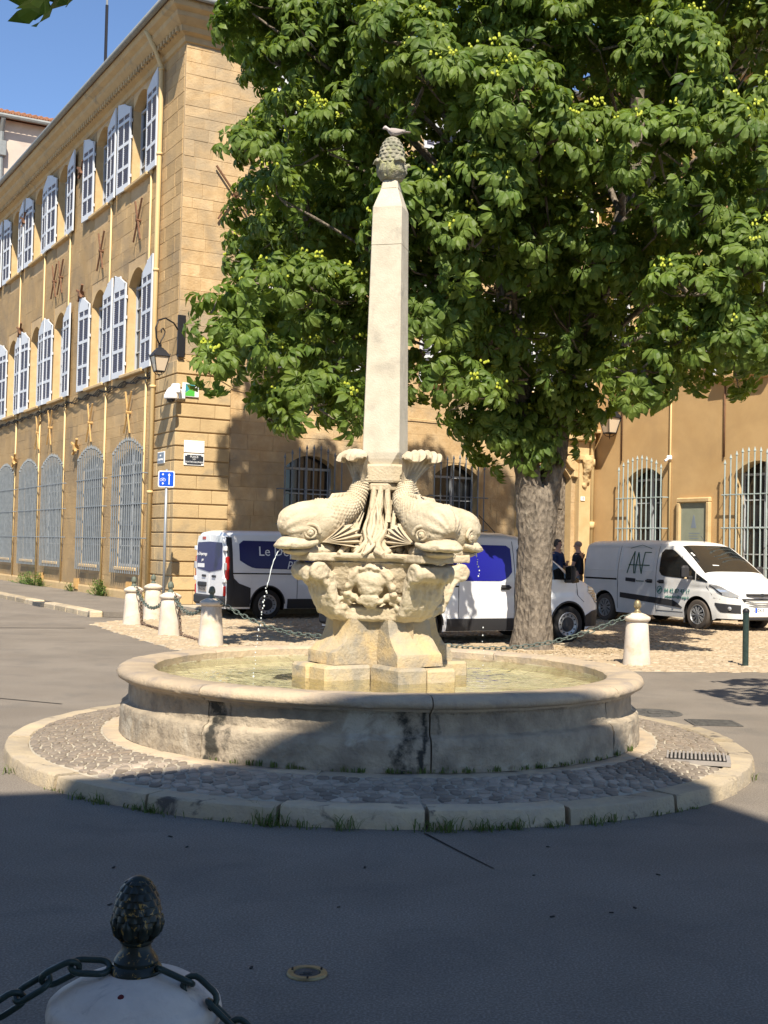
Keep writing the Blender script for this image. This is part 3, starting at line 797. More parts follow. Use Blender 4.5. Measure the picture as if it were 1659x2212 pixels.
for o in [dol] + [q for q in dol.children if q.name.startswith('tail_fluke')]:   # the near dolphin swings its tail to one side
    o.data = o.data.copy()
    for v_ in o.data.vertices:
        if v_.co.z > 2.05: v_.co.y += min(.14, .42 * (v_.co.z - 2.05)); v_.co.x += .12 * (v_.co.z - 2.05)

# --- reeds and rocks between the dolphins
m = MB(); rz_ = random.Random(5)
m.lathe([(.0, 1.57), (.50, 1.57), (.49, 1.60), (.0, 1.601)], 24); m.lathe([(.0, 1.58), (.30, 1.58), (.28, 1.63), (.20, 1.76), (.14, 1.90), (.115, 2.05), (.13, 2.2), (0, 2.22)], 24)
for k in range(4):
    for q in range(48):
        a = k * PI / 2 + PI / 4 + rz_.uniform(-.85, .85)
        h = rz_.choice([rz_.uniform(1.70, 1.95), rz_.uniform(1.9, 2.22)])
        rb_ = rz_.uniform(.40, .60) if h < 1.95 else rz_.uniform(.30, .50)
        rt = .13 + (2.2 - h) * .42 + rz_.uniform(0, .03); pts = []; a2 = a + rz_.uniform(-.25, .25)
        for j in range(6):
            t = j / 5; aa = a + (a2 - a) * t + .07 * math.sin(t * 7 + q); r_ = rb_ + (rt - rb_) * t ** .75
            pts.append((r_ * math.cos(aa), r_ * math.sin(aa), 1.59 + (h - 1.59) * t))
        w = rz_.uniform(.014, .027); m.tube(pts, [w * .8, w * 1.25, w, w * .9, w * .6, w * .2], 6)
    for q in range(3):                                    # bulrush heads
        a = k * PI / 2 + PI / 4 + (-.32, .02, .36)[q]; r_ = .165
        m.tube([(.26 * math.cos(a), .26 * math.sin(a), 1.85), (r_ * 1.1 * math.cos(a), r_ * 1.1 * math.sin(a), 2.0), (r_ * math.cos(a), r_ * math.sin(a), 2.15)], [.02, .032, .022], 7)
    for q in range(9):
        a = k * PI / 2 + PI / 4 + rz_.uniform(-.6, .6); r_ = rz_.uniform(.36, .47)
        m.ell((r_ * math.cos(a), r_ * math.sin(a), 1.61 + rz_.random() * .04), (.05, .05, .035), 7, 5)
m.build('reed_cluster', m_lime, ft, auto=60, mw=DZ)

# --- obelisk
OB = Matrix.Rotation(rad(-14.5), 4, 'Z')
def octa(r, ch, z):
    return [Vector(p) for p in ((r, -r + ch, z), (r, r - ch, z), (r - ch, r, z), (-r + ch, r, z), (-r, r - ch, z), (-r, -r + ch, z), (-r + ch, -r, z), (r - ch, -r, z))]
def stack(levels):
    m = MB(); P = [octa(*l) for l in levels]; m.grid([p + [p[0]] for p in P]); m.add(P[0], [tuple(range(8))[::-1]]); m.add(P[-1], [tuple(range(8))]); return m
ring = MB(); ring.lathe([(.0, 2.11), (.172, 2.11), (.19, 2.125), (.192, 2.165), (.182, 2.18), (0, 2.18)], 8, a0=rad(22.5), a1=rad(382.5)); ring.build('lower_collar', m_lime, ft, mw=OB, auto=30)
stack([(.178, .07, 2.184), (.184, .072, 2.20), (.184, .072, 2.315), (.176, .075, 2.335)]).build('upper_collar', m_lime, ft, mw=OB)
o = stack([(.138, .05, 2.338), (.150, .035, 2.38), (.156, .010, 2.43), (.155, .007, 2.5), (.150, .007, 2.8), (.145, .006, 3.1), (.140, .006, 3.4), (.135, .006, 3.7), (.131, .006, 3.95), (.1285, .006, 4.155)]).build('obelisk_shaft', m_obel, ft, mw=OB)
o = stack([(.1288, .006, 4.159), (.1255, .006, 4.40), (.124, .007, 4.475), (.066, .006, 4.66)]).build('obelisk_tip', m_obel, ft, mw=OB)
o = stack([(.074, .012, 4.645), (.066, .012, 4.69), (.060, .02, 4.715)]).build('obelisk_cap', m_obel, ft, mw=OB); 
# pine-cone finial in a leafy cup
m = MB(); m.lathe([(0, 4.70), (.055, 4.705), (.095, 4.735), (.112, 4.78), (.112, 4.83), (.105, 4.87), (0, 4.88)], 20)
for k in range(4):
    a = rad(-17 + 45 + k * 90); c, s = math.cos(a), math.sin(a)
    for w in (-.5, -.25, 0, .25, .5):
        b_ = a + w * .55; c2, s2 = math.cos(b_), math.sin(b_)
        m.tube([(.075 * c2, .075 * s2, 4.725), (.112 * c2, .112 * s2, 4.79), (.120 * c2, .120 * s2, 4.85), (.148 * c2 + 0, .148 * s2, 4.885 - abs(w) * .03), (.158 * c2, .158 * s2, 4.862 - abs(w) * .03)], [.012, .018, .018, .016, .008], 6)
for k in range(4):
    a = rad(-17 + k * 90)
    for w in (-.3, 0, .3):
        b_ = a + w; m.tube([(.085 * math.cos(b_), .085 * math.sin(b_), 4.73), (.116 * math.cos(b_), .116 * math.sin(b_), 4.79), (.118 * math.cos(b_), .118 * math.sin(b_), 4.85)], [.01, .016, .008], 6)
remesh(m, 'finial_cup', m_lichen, ft, vox=.007, smooth_it=1, disp=.004, dscale=40)
P = []
for i in range(61):
    t = i / 60; z = 4.86 + .235 * t; r = .108 * math.sqrt(max(0, 1 - (t * .995) ** 2.3)) ; row = []
    for k in range(145):
        a = 2 * PI * k / 144; ii = t * 7; kk = k / 144 * 13 + (.5 if int(ii) % 2 else 0); fx = ii - int(ii); fy = kk - int(kk) - .5
        d = .011 * (1 - min(1, fx * .85 + 3.4 * fy * fy)); row.append(Vector(((r + d) * math.cos(a), (r + d) * math.sin(a), z)))
    P.append(row)
m = MB(); m.grid(P); m.build('finial_cone', m_lichen, ft, fix=True, smooth=True)

# --- water in the pool
mw_ = bpy.data.materials.new('water'); mw_.use_nodes = True; t = mw_.node_tree; N = t.nodes; N.remove(N['Principled BSDF'])
tb = N.new('ShaderNodeBsdfTransparent'); tb.inputs[0].default_value = (.90, .92, .82, 1)
gl = N.new('ShaderNodeBsdfGlossy'); gl.inputs['Roughness'].default_value = .03
fr = N.new('ShaderNodeFresnel'); fr.inputs[0].default_value = 1.33
tc = N.new('ShaderNodeNewGeometry'); mp = N.new('ShaderNodeMapping'); mp.inputs['Scale'].default_value = (1, 1.0, 1)
nz = N.new('ShaderNodeTexNoise'); nz.inputs['Scale'].default_value = 9; nz.inputs['Detail'].default_value = 3; nz.inputs['Distortion'].default_value = .6
bp = N.new('ShaderNodeBump'); bp.inputs['Strength'].default_value = .45; bp.inputs['Distance'].default_value = .05
t.links.new(tc.outputs['Position'], mp.inputs[0]); t.links.new(mp.outputs[0], nz.inputs['Vector']); t.links.new(nz.outputs['Fac'], bp.inputs['Height'])
t.links.new(bp.outputs[0], gl.inputs['Normal']); t.links.new(bp.outputs[0], fr.inputs['Normal'])
ms = N.new('ShaderNodeMixShader'); t.links.new(fr.outputs[0], ms.inputs[0]); t.links.new(tb.outputs[0], ms.inputs[1]); t.links.new(gl.outputs[0], ms.inputs[2])
t.links.new(ms.outputs[0], N['Material Output'].inputs[0])
P = []
for i in range(120):
    r = .02 + 1.828 * i / 119; row = []
    for k in range(129):
        a = 2 * PI * k / 128; x, y = r * math.cos(a), r * math.sin(a)
        d1 = math.hypot(x + 1.05, y + .56); d2 = math.hypot(x - 1.0, y - .5)
        z = .598 + .006 * math.sin(d1 * 46) * math.exp(-d1 * 1.6) + .005 * math.sin(d2 * 46) * math.exp(-d2 * 1.8)
        row.append(Vector((x, y, z)))
    P.append(row)
m = MB(); m.grid(P); m.add(P[0], [tuple(range(128))])
wo_ = m.build('water', mw_, None, smooth=True); wo_.location = (FX, FY, 0); tag(wo_, kind='structure')
# --- water jets from the beaks
def jet(name, lab, p0, d, v0, cont, seed, z1=.60):
    t = thing(name, lab, 'water jet', p0); rj = random.Random(seed); p0 = Vector(p0); d = Vector(d).normalized()
    T_ = math.sqrt(2 * (p0.z - z1) / 9.81); P = lambda tt: Vector((d.x * v0 * tt, d.y * v0 * tt, -.5 * 9.81 * tt * tt))
    n = 22; pts = [P(T_ * cont * i / n) + Vector((rj.uniform(-.003, .003), rj.uniform(-.003, .003), 0)) for i in range(n + 1)]
    if cont > .05:
        m = MB(); m.tube(pts, [rj.uniform(.0022, .0052) for _ in pts], 6); m.build('stream', m_drop, t, smooth=True)
    m = MB(); m.ell((0, 0, 0), (1, 1, 1.25), 7, 5); me = m.mesh('droplet', m_drop, smooth=True)
    for i in range(26):
        tt = T_ * (cont + (1 - cont) * (i + rj.random() * .8) / 26); s = rj.uniform(.003, .0075)
        q = P(tt) + Vector((rj.uniform(-.008, .008), rj.uniform(-.008, .008), 0))
        link('droplet', me, t, Matrix.Translation(q) @ Matrix.Scale(s, 4))
for ang, lab, v, cont, sd_ in ((-147, 'bright arcing water jet from the beak of the dolphin on the left', .52, .55, 1), (33, 'line of water drops falling from the beak of the dolphin on the right', .30, .04, 2)):
    c, s = math.cos(rad(ang)), math.sin(rad(ang)); jet('water_jet', lab, (FX + .945 * c, FY + .945 * s, 1.63), (c, s, 0), v, cont, sd_)
# ================================================================== BUILDINGS
def wall_panel(m, f, u0, u1, z0, z1, ops, depth):
    us = sorted({u0, u1, *[o[0] for o in ops], *[o[1] for o in ops]}); zs = sorted({z0, z1, *[o[2] for o in ops], *[o[3] for o in ops]})
    for i in range(len(us) - 1):
        for j in range(len(zs) - 1):
            uc, zc = (us[i] + us[i + 1]) / 2, (zs[j] + zs[j + 1]) / 2
            if any(o[0] < uc < o[1] and o[2] < zc < o[3] for o in ops): continue
            m.add([f(us[i], zs[j], 0), f(us[i + 1], zs[j], 0), f(us[i + 1], zs[j + 1], 0), f(us[i], zs[j + 1], 0)], [(0, 1, 2, 3)])
def reveal(m, f, o, depth):
    a, b, c, d, rise = o; n = 10; out = [(a, c), (b, c), (b, d - rise)]
    if rise > 0:
        for i in range(1, n): t = i / n; out.append((b + (a - b) * t, d - rise + rise * (1 - (2 * t - 1) ** 2)))
    out.append((a, d - rise)); k = len(out)
    m.add([f(u, z, 0) for u, z in out] + [f(u, z, depth) for u, z in out], [(i, (i + 1) % k, k + (i + 1) % k, k + i) for i in range(k)])
    if rise > 0:
        for side in (0, 1):
            arc = [(u, z) for u, z in out[2:]]
            half = arc[:len(arc) // 2 + 1] if side == 0 else arc[len(arc) // 2:]
            cor = (b, d) if side == 0 else (a, d)
            for i in range(len(half) - 1): m.add([f(*cor, 0), f(*half[i], 0), f(*half[i + 1], 0)], [(0, 1, 2)])
            if side == 0: m.add([f(b, d, 0), f(*half[-1], 0), f((a + b) / 2, d, 0)], [(0, 1, 2)])
            else: m.add([f(a, d, 0), f(*half[0], 0), f((a + b) / 2, d, 0)], [(0, 1, 2)])
def rot_of(f):
    o = Vector(f(0, 0, 0)); eu = (Vector(f(1, 0, 0)) - o); ed = (Vector(f(0, 0, 1)) - o)
    return Matrix((eu, ed, Vector((0, 0, 1)))).transposed()
def window_unit(par, f, o, depth, rows=4, mt=None, pane=None):
    a, b, c, d, rise = o; rt = rot_of(f); mt = mt or m_wframe
    m = MB(); w = .07
    for (p, q) in (((a, c), (a, d)), ((b, c), (b, d)), (((a + b) / 2, c), ((a + b) / 2, d)), ((a, c + .04), (b, c + .04)), ((a, d - rise - .04), (b, d - rise - .04))):
        m.bar(f(*p, depth - .03), f(*q, depth - .03), w, .06)
    for s in (-1, 1):
        x = (a + b) / 2 + s * (b - a) / 4
        for i in range(1, rows):
            z = c + (d - rise - c) * i / rows; m.bar(f(x - (b - a) / 4, z, depth - .025), f(x + (b - a) / 4, z, depth - .025), .035, .03)
    fr = m.build('window', mt, par)
    g = MB(); n = MB()
    g.add([f(a, c, depth - .005), f(b, c, depth - .005), f(b, d, depth - .005), f(a, d, depth - .005)], [(0, 1, 2, 3)])
    g.build('pane', pane or m_glass, fr)
    return fr
SHUT = {}
def shutter(par, f, u, w, z0, z1, rise, side, off=.07, ang=3.0, rows=4):
    """open louvred shutter hinged at u, folded away to the given side"""
    key = (round(w, 2), round(z1 - z0, 2), round(rise, 2), rows, side)
    if key not in SHUT:
        H_ = z1 - z0; m = MB(); st = .075; th = .045
        m.box((st / 2, 0, (H_ - rise * .9) / 2), (st, th, H_ - rise * .9)); m.box((w - st / 2, 0, (H_ - rise * .1) / 2), (st, th, H_ - rise * .1)) if rise else m.box((w - st / 2, 0, H_ / 2), (st, th, H_))
        zr = [0.09] + [H_ * i / rows for i in range(1, rows)]
        for z in zr: m.box((w / 2, 0, z), (w - 2 * st, th, .09 if z > .1 else .17))
        m.prism([(st, H_ - rise * .9 - .16), (w - st, H_ - rise * .9 - .16), (w, H_ - rise * .1), (w * .6, H_ - rise * .3), (st * .5, H_ - rise * .9), (0, H_ - rise * .95)] if rise else [(st, H_ - .12), (w - st, H_ - .12), (w - st, H_), (st, H_)], -th / 2, th / 2, lambda a, b, h: (a, h, b))
        m.box((w / 2, 0, H_ / 2), (.05, th * .95, H_ - .25))
        l = MB(); nsl = int(H_ / .055)
        rx = Matrix.Rotation(rad(-38), 3, 'X')
        for i in range(2, nsl - 2 - int(rise / .055)):
            l.box((w / 2, 0, i * .055), (w - 2 * st + .01, .034, .007), rx)
        l.prism([(st * .6, .06), (w - st * .6, .06), (w - st * .6, H_ - .10 - rise * .2), (st * .6, H_ - rise * .9 - .08)], .006, .014, lambda a, b, h: (a, h, b))
        h = MB()
        for z in (.35, H_ * .55, H_ - rise - .35): h.box((.0, .02, z), (.05, .05, .09))
        SHUT[key] = (m.mesh('shutter', m_white), l.mesh('louver_panel', m_louver), h.mesh('hinge', m_white))
    a, b, c = SHUT[key]
    rt = rot_of(f).to_4x4(); s = 1 if side > 0 else -1
    mw = Matrix.Translation(Vector(f(u, z0, -off))) @ rt @ Matrix.Scale(s, 4, (1, 0, 0)) @ Matrix.Rotation(rad(-ang), 4, 'Z')
    o = link('shutter', a, par, mw); link('louver_panel', b, o); link('hinge', c, o)
    return o
def grille(par, f, a, b, z0, z1, rise, n, zr, mt, p=.16, ext=.14, r=.019):
    root = MB()
    for z in zr:
        root.tube([f(a - ext, z, .05), f(a - ext, z, -p), f(b + ext, z, -p), f(b + ext, z, .05)], .016, 6)
    g = root.build('grille', mt, par)
    rnd_ = random.Random(int(abs(a) * 100))
    for i in range(n):
        t = i / (n - 1); u = a + (b - a) * t; top = z1 - rise + rise * (1 - (2 * t - 1) ** 2) + rnd_.uniform(-.01, .01); m = MB()
        m.tube([f(u, z0, -p - .0), f(u, top, -p), f(u, top + .02, -p), f(u, top + .05, -p), f(u, top + .13, -p)], [r, r, r * 1.9, r * 1.5, .002], 6)
        m.build('bar', mt, g)
    return g
def courses(par, f, u0, u1, z0, z1, h, wmin, wmax, ops, mt, keep, seed, proud=.012, name='stone', stuffname='stone_courses', keyf=None, ch=.008, gap=.004):
    rg = random.Random(seed); L = []; z = z0
    while z < z1 - .06:
        hh = min(h * rg.choice((.78, .92, 1.0, 1.08, 1.22)), z1 - z)
        iv = [(u0, u1)]
        for o in ops:
            if o[2] < z + hh and o[3] > z:
                w = []
                for (p, q) in iv:
                    if o[1] <= p or o[0] >= q: w.append((p, q)); continue
                    if o[0] - p > .05: w.append((p, o[0]))
                    if q - o[1] > .05: w.append((o[1], q))
                iv = w
        for (p, q) in iv:
            u = p
            while u < q - 1e-3:
                ww = rg.uniform(wmin, wmax)
                if u == p: ww *= rg.uniform(.5, 1)
                if q - u - ww < wmin * .5: ww = q - u
                L.append((u, u + ww, z, z + hh, rg.uniform(0, proud))); u += ww
        z += hh
    if keyf: L.sort(key=keyf)
    rt = rot_of(f); rest = MB()
    for i, (a, b, c, d, pr) in enumerate(L):
        cc = Vector(f((a + b) / 2, (c + d) / 2, .034 - pr * .7)); sz = (b - a - gap, .08, d - c - gap)
        if i < keep:
            m = MB(); m.box((0, 0, 0), sz, ch=ch); link(name, m.mesh(name, mt), par, Matrix.Translation(cc) @ rt.to_4x4() @ Matrix.Rotation(rg.uniform(-.006, .006), 4, 'Z'))
        else: rest.box(cc, sz, rt)
    if rest.v: tag(rest.build(stuffname, mt, par), kind='stuff')

cb = thing('corner_building', 'ochre stone three-storey corner building with white shutters along the street', 'building', C0, TH)
F1 = lambda u, z, d: (d, u, z)             # street facade
F2 = lambda u, z, d: (u, d, z)             # square facade
c1 = [3.42, 6.95, 11.3, 14.5, 18.0, 21.6, 25.2]
g1 = [(c - 1.12, c + 1.12, .98, 4.15, .35) for c in c1]
u1_ = [(c - .70, c + .70, 6.24, 9.08, .42) for c in c1]
v1_ = [(c - .70, c + .70, 11.46, 13.93, .36) for c in c1]
ops1 = g1 + u1_ + v1_
c2 = [3.7, 8.2]
g2 = [(c - .72, c + .72, .95, 4.0, .30) for c in c2]
u2_ = [(c - .65, c + .65, 6.24, 9.0, .35) for c in c2 + [11.4]]
v2_ = [(c - .65, c + .65, 11.46, 13.9, .3) for c in c2 + [11.4]]
door = [(10.80, 12.2, .14, 4.3, .5)]
ops2 = g2 + u2_ + v2_ + door
m = MB(); wall_panel(m, F1, 0, 32, 0, 14.5, ops1, .35); wall_panel(m, F2, 0, 13.0, 0, 14.5, ops2, .35)
m.quad((0, 32, 0), (9, 32, 0), (9, 32, 14.5), (0, 32, 14.5)); m.quad((9, 32, 0), (9, .3, 0), (9, .3, 14.5), (9, 32, 14.5))
m.build('wall', m_wall1, cb)
for f_, oo in ((F1, ops1), (F2, ops2)):
    for o in oo: m = MB(); reveal(m, f_, o, (.12 if o[2] < 2 else .30) if f_ is F1 else .35); m.build('window_reveal', m_trim, cb)
for o in ops1: window_unit(cb, F1, o, .11 if o[2] < 2 else .28, 4 if o[2] > 2 else 5, pane=m_blind if o[2] < 2 else m_glass)
for o in g2 + u2_ + v2_: window_unit(cb, F2, o, .33, 4)
for (a, b, c, d, r) in u1_:
    shutter(cb, F1, b, .97, c - .05, d + .08, r, 1, ang=R.uniform(2, 4)); shutter(cb, F1, a, .97, c - .05, d + .08, r, -1, ang=R.uniform(2, 4))
for (a, b, c, d, r) in v1_:
    shutter(cb, F1, b, .97, c - .05, d + .08, r, 1, ang=R.uniform(2, 4)); shutter(cb, F1, a, .97, c - .05, d + .08, r, -1, ang=R.uniform(2, 4))
for (a, b, c, d, r) in u2_ + v2_:
    shutter(cb, F2, b, .70, c - .05, d + .05, r, 1); shutter(cb, F2, a, .70, c - .05, d + .05, r, -1)
sm = MB(); sm.box((0, 0, 0), (1.9, .22, .10), ch=.02); smm = sm.mesh('sill', m_trim)
for o in ops1: link('sill', smm, cb, Matrix.Translation(F1((o[0] + o[1]) / 2, o[2] - .055, -.03)) @ Matrix.Rotation(PI / 2, 4, 'Z'))
for o in g2 + u2_ + v2_: link('sill', smm, cb, Matrix.Translation(F2((o[0] + o[1]) / 2, o[2] - .055, -.03)))
for (a, b, c, d, r) in g1: grille(cb, F1, a - .12, b + .12, .80, d + .20, .32, 14, (1.75, 2.65, 3.45), m_iron, p=.13, r=.021)
for (a, b, c, d, r) in g2: grille(cb, F2, a - .1, b + .1, .80, d + .15, .28, 9, (1.3, 2.2, 3.1), m_iron)
# plinth, quoins, stone courses
m = MB(); m.prism([(0, .35), (-.035, .35), (-.05, .30), (-.05, .0), (0, 0)], 2.05, 32, lambda u, v, h: (u, h, v)); m.build('plinth', m_trim, cb)
rq = random.Random(21); z = .14; k = 0
while z < 6.15:
    h = .355; k += 1
    splits = [0, rq.uniform(.5, .72), 1.40] if k % 2 else [0, rq.uniform(.82, 1.0), 1.40]
    for i in range(2):
        a, b = splits[i], splits[i + 1]; m = MB(); m.box(((a + b) / 2 - (.0225 if i == 0 else 0), .08, z + h / 2 - .012), (b - a - .006 + (.045 if i == 0 else 0), .25, h - .034), ch=.012); m.build('quoin_block', m_quoin, cb)
    splits = [.207, rq.uniform(.8, 1.0), 1.62] if k % 2 else [.207, rq.uniform(1.1, 1.3), 1.62]
    for i in range(2):
        a, b = splits[i], splits[i + 1]; m = MB(); m.box((.08, (a + b) / 2, z + h / 2 - .012), (.25, b - a - .006, h - .034), ch=.012); m.build('quoin_block', m_quoin, cb)
    z += h
courses(cb, F2, 1.41, 12.9, .2, 6.4, .36, .5, .95, ops2, m_stone, 60, 4, keyf=lambda s: s[0] + abs(s[2] - 4.5) * .5)
courses(cb, F2, .0, 12.9, 6.30, 14.2, .34, .42, .95, ops2, m_stone, 240, 5, keyf=lambda s: s[0] * 1.0 + abs(s[2] - 11) * .12, name='stone')
courses(cb, F1, .08, 1.62, 6.30, 14.2, .34, .42, .95, [], m_stone1, 100, 6, keyf=None, name='street_stone', stuffname='street_stone_courses')
courses(cb, F1, 1.63, 31.9, .36, 14.2, .37, .6, 1.2, [(o[0] - .02, o[1] + .02, o[2] - .14, o[3]) for o in ops1], m_stone1, 195, 8, keyf=lambda s: (s[0] + abs(s[2] - 6.0) * .3), name='street_stone', stuffname='street_stone_courses', proud=.008, ch=.004, gap=.003)
# cornice on both facades with a mitred corner, gutter, roof
cp = [(0, 14.02), (.06, 14.05), (.08, 14.18), (.20, 14.24), (.24, 14.36), (.30, 14.40), (.40, 14.52), (.42, 14.62), (.54, 14.70), (.58, 14.80), (.58, 14.86)]
P = [[Vector((-e, 33, z)) for e, z in cp], [Vector((-e, -e, z)) for e, z in cp], [Vector((13.05, -e, z)) for e, z in cp]]
m = MB(); m.grid(P); m.build('cornice', m_quoin, cb, auto=25)
dm = MB(); dm.box((0, 0, 0), (.10, .07, .12)); dmm = dm.mesh('dentil', m_quoin)
for i in range(130): link('dentil', dmm, cb, Matrix.Translation((-.26, .0 + i * .22, 14.30)) @ Matrix.Rotation(PI / 2, 4, 'Z'))
m = MB(); m.tube([(-.66, 33, 14.92), (-.66, -.66, 14.92), (13.0, -.66, 14.92)], .085, 10); m.build('gutter', m_zinc, cb, smooth=True)
m = MB(); m.add([(-.68, -.68, 14.95), (13, -.68, 14.95), (13, 5, 16.4), (4.6, 5, 16.4), (4.6, 33, 16.4), (-.68, 33, 14.95)], [(0, 1, 2, 3), (0, 3, 4, 5)])
m.build('roof', m_tile, cb)
def chimney(par, x, y, z, s=.42, h=.9):
    m = MB(); m.box((x, y, z + h / 2), (s, s * 1.5, h), ch=.02); m.box((x, y, z + h), (s + .12, s * 1.5 + .12, .09), ch=.02); c = m.build('chimney', m_pale, par)
    p = MB(); p.lathe([(.15, z + h + .04), (.15, z + h + .45), (.18, z + h + .47), (.18, z + h + .56), (.13, z + h + .58)], 14, c=(x, y, 0)); p.build('chimney_pot', m_tile, c, auto=40)
chimney(cb, .75, 11.2, 15.25, .5, .85)
# drainpipe at the corner, thin pipes under the sills
m = MB(); m.tube([(-.56, 1.50, 14.75), (-.30, 1.50, 14.3), (-.12, 1.50, 13.9), (-.12, 1.50, 10), (-.12, 1.50, .15)], .065, 10)
for z in (13.8, 11.6, 8.6, 5.6, 2.9): m.tube([(-.12, 1.50, z), (-.12, 1.50, z + .07)], .08, 10)
m.build('drainpipe', m_cream, cb, smooth=True)
for c in c1:
    for (z0, z1) in ((.35, 6.12), (6.5, 11.36)):
        y = c - 1.14 + R.uniform(-.03, .03); m = MB(); m.tube([(-.045, y, z1), (-.045, y + .01, (z0 + z1) / 2), (-.045, y, z0)], .030, 7)
        m.lathe([(.03, z1 - .02), (.06, z1 - .01), (.06, z1 + .08)], 8, c=(-.045, y, 0)); m.build('thin_pipe', m_cream, cb, smooth=True)
# tie-rod anchors
def anchor(par, f, u, z, s, a1, mt):
    m = MB()
    for a in (a1, PI - a1 + .12):
        dx, dz = math.cos(a) * s, math.sin(a) * s
        m.bar(f(u - dx, z - dz, -.10), f(u + dx, z + dz, -.10), .042, .04)
    m.tube([f(u, z, .02), f(u, z, -.15)], .05, 8); m.build('tie_anchor', mt, par)
def knot(par, f, u, z, mt):
    m = MB()
    for a, l in ((.5, .33), (2.4, .36), (3.9, .22), (5.3, .26)): m.bar(f(u, z, -.12), f(u + math.cos(a) * l, z + math.sin(a) * l, -.16), .07, .06)
    m.box(f(u, z, -.12), (.16, .16, .16)); m.build('tie_anchor', mt, par)
for (y, z) in ((3.2, 10.3), (6.6, 10.15), (11.1, 10.2), (11.9, 10.2)): anchor(cb, F1, y, z, .62, 1.15, m_rust)
for (y, z) in ((3.6, 5.15), (7.25, 5.15), (11.9, 5.35), (13.5, 5.3)): anchor(cb, F1, y, z, .62, 1.2, m_tan)
knot(cb, F1, 8.5, 9.2, m_rust); knot(cb, F1, 16.4, 9.2, m_rust); knot(cb, F1, 8.6, 4.5, m_tan); knot(cb, F1, 16.7, 4.5, m_tan); knot(cb, F1, 8.85, 13.1, m_rust); knot(cb, F1, 16.3, 13.2, m_rust)
anchor(cb, F2, 1.35, 10.45, .82, 1.0, m_rust)
# sagging cable bundle below the first-floor sills
m = MB()
for j in range(4):
    pts = [(-.07 - .01 * j, 1.6 + i * .35, 6.02 - .03 * j + .05 * math.sin(i * 1.9 + j) - .035 * abs(math.sin(i * .9 + j * .7))) for i in range(80)]
    m.tube(pts, .012, 5)
m.build('wall_cables', m_gap, cb)
m = MB(); m.tube([(.05, -.07, 6.25), (1.4, -.06, 5.6), (2.2, -.06, 5.45), (4.5, -.06, 5.2), (8, -.06, 5.15)], .012, 5); m.build('pale_cable', m_cream, cb)
# vents at the foot
for (y, z) in ((3.2, .42), (8.3, .35), (12.6, .4)):
    m = MB(); m.box(F1(y, z, -.04), (.05, .42, .34))
    for i in range(5): m.box(F1(y - .16 + i * .08, z, -.075), (.03, .025, .30))
    m.build('air_vent', m_tan, cb)
# portal beside the inner corner
m = MB()
for x in (10.40, 12.55):
    m.box((x, -.10, 2.3), (.42, .26, 4.3), ch=.02); m.box((x, -.12, .32), (.52, .34, .36), ch=.02); m.box((x, -.14, 4.42), (.50, .34, .16), ch=.02)
m.box((11.48, -.16, 5.02), (2.7, .40, .22), ch=.03); m.box((11.48, -.20, 5.20), (2.95, .50, .12), ch=.03); m.box((11.48, -.08, 4.70), (2.5, .22, .42), ch=.02)
for i in range(9):
    t = PI * (i + .5) / 9; m.box((11.5 - .86 * math.cos(t), -.07, 3.85 + .62 * math.sin(t)), (.26, .18, .30), Matrix.Rotation(-(t - PI / 2), 3, 'Y'), ch=.015)
m.build('portal', m_trim, cb)
for x in (10.40, 12.55):
    m = MB(); m.tube([(x, -.20, 4.42), (x, -.36, 4.30), (x, -.34, 4.12), (x, -.26, 3.95), (x, -.22, 3.72), (x, -.20, 3.45)], [.15, .17, .14, .11, .09, .04], 8)
    for i in range(6): m.ell((x + .07 * math.sin(i * 2.1), -.34 + .02 * i, 4.30 - i * .14), (.09, .07, .075), 7, 5)
    remesh(m, 'scroll_bracket', m_trim, cb, vox=.025, smooth_it=1, disp=.015, dscale=14)
m = MB()
for s in (-1, 1):
    m.box((11.5 + s * .35, .28, 2.1), (.68, .08, 4.0), ch=.01)
    for z in (.8, 2.2, 3.4): m.box((11.5 + s * .35, .23, z), (.46, .05, 1.0), ch=.02)
m.build('door', m_bark, cb)
npl = MB(); npl.box((12.45, -.245, 3.22), (.15, .02, .12)); pl_ = npl.build('number_plate', m_sign, cb)
text('10', .10, m_signk, pl_, frame((12.45, -.257, 3.22), (1, 0, 0), (0, 0, 1)))

# ---------------- ochre rendered building on the right
ob = thing('ochre_building', 'ochre rendered building on the right with pale barred windows', 'building', T(12.97, 0), TH)
F3 = lambda u, z, d: (d, -u, z)
g3 = [(1.62, 3.05, 1.0, 4.05, .28), (5.75, 7.25, 1.0, 4.05, .28), (10, 11.5, 1.0, 4.05, .28)]
u3 = [(1.65, 2.85, 6.36, 9.2, .3), (5.4, 6.7, 6.36, 9.2, .3), (10, 11.3, 6.36, 9.2, .3)]
v3 = [(a, b, 11.6, 14.1, .3) for a, b, _, _, _ in u3]
ops3 = g3 + u3 + v3
m = MB(); wall_panel(m, F3, 0, 20, 0, 15.6, ops3, .35); m.quad(F3(20, 0, 0), F3(20, 0, 9), F3(20, 15.6, 9), F3(20, 15.6, 0)); m.build('wall', m_ochre, ob)
for o in ops3: m = MB(); reveal(m, F3, o, .4); m.build('window_reveal', m_trim, ob)
for o in ops3: window_unit(ob, F3, o, .36, 4)
for o in u3 + v3:
    a, b, c, d, r = o
    shutter(ob, F3, b, .62, c - .05, d + .05, r, 1); shutter(ob, F3, a, .62, c - .05, d + .05, r, -1)
    m = MB(); m.box(F3((a + b) / 2, c - .09, -.06), (.26, 1.9, .14), ch=.03); m.box(F3((a + b) / 2, c - .19, -.03), (.16, 1.7, .08), ch=.02); m.build('sill', m_ochre, ob)
for o in g3:
    a, b, c, d, r = o; grille(ob, F3, a - .16, b + .16, .75, d + .22, .28, 10, (1.35, 2.35, 3.2), m_irong, p=.20, ext=.10)
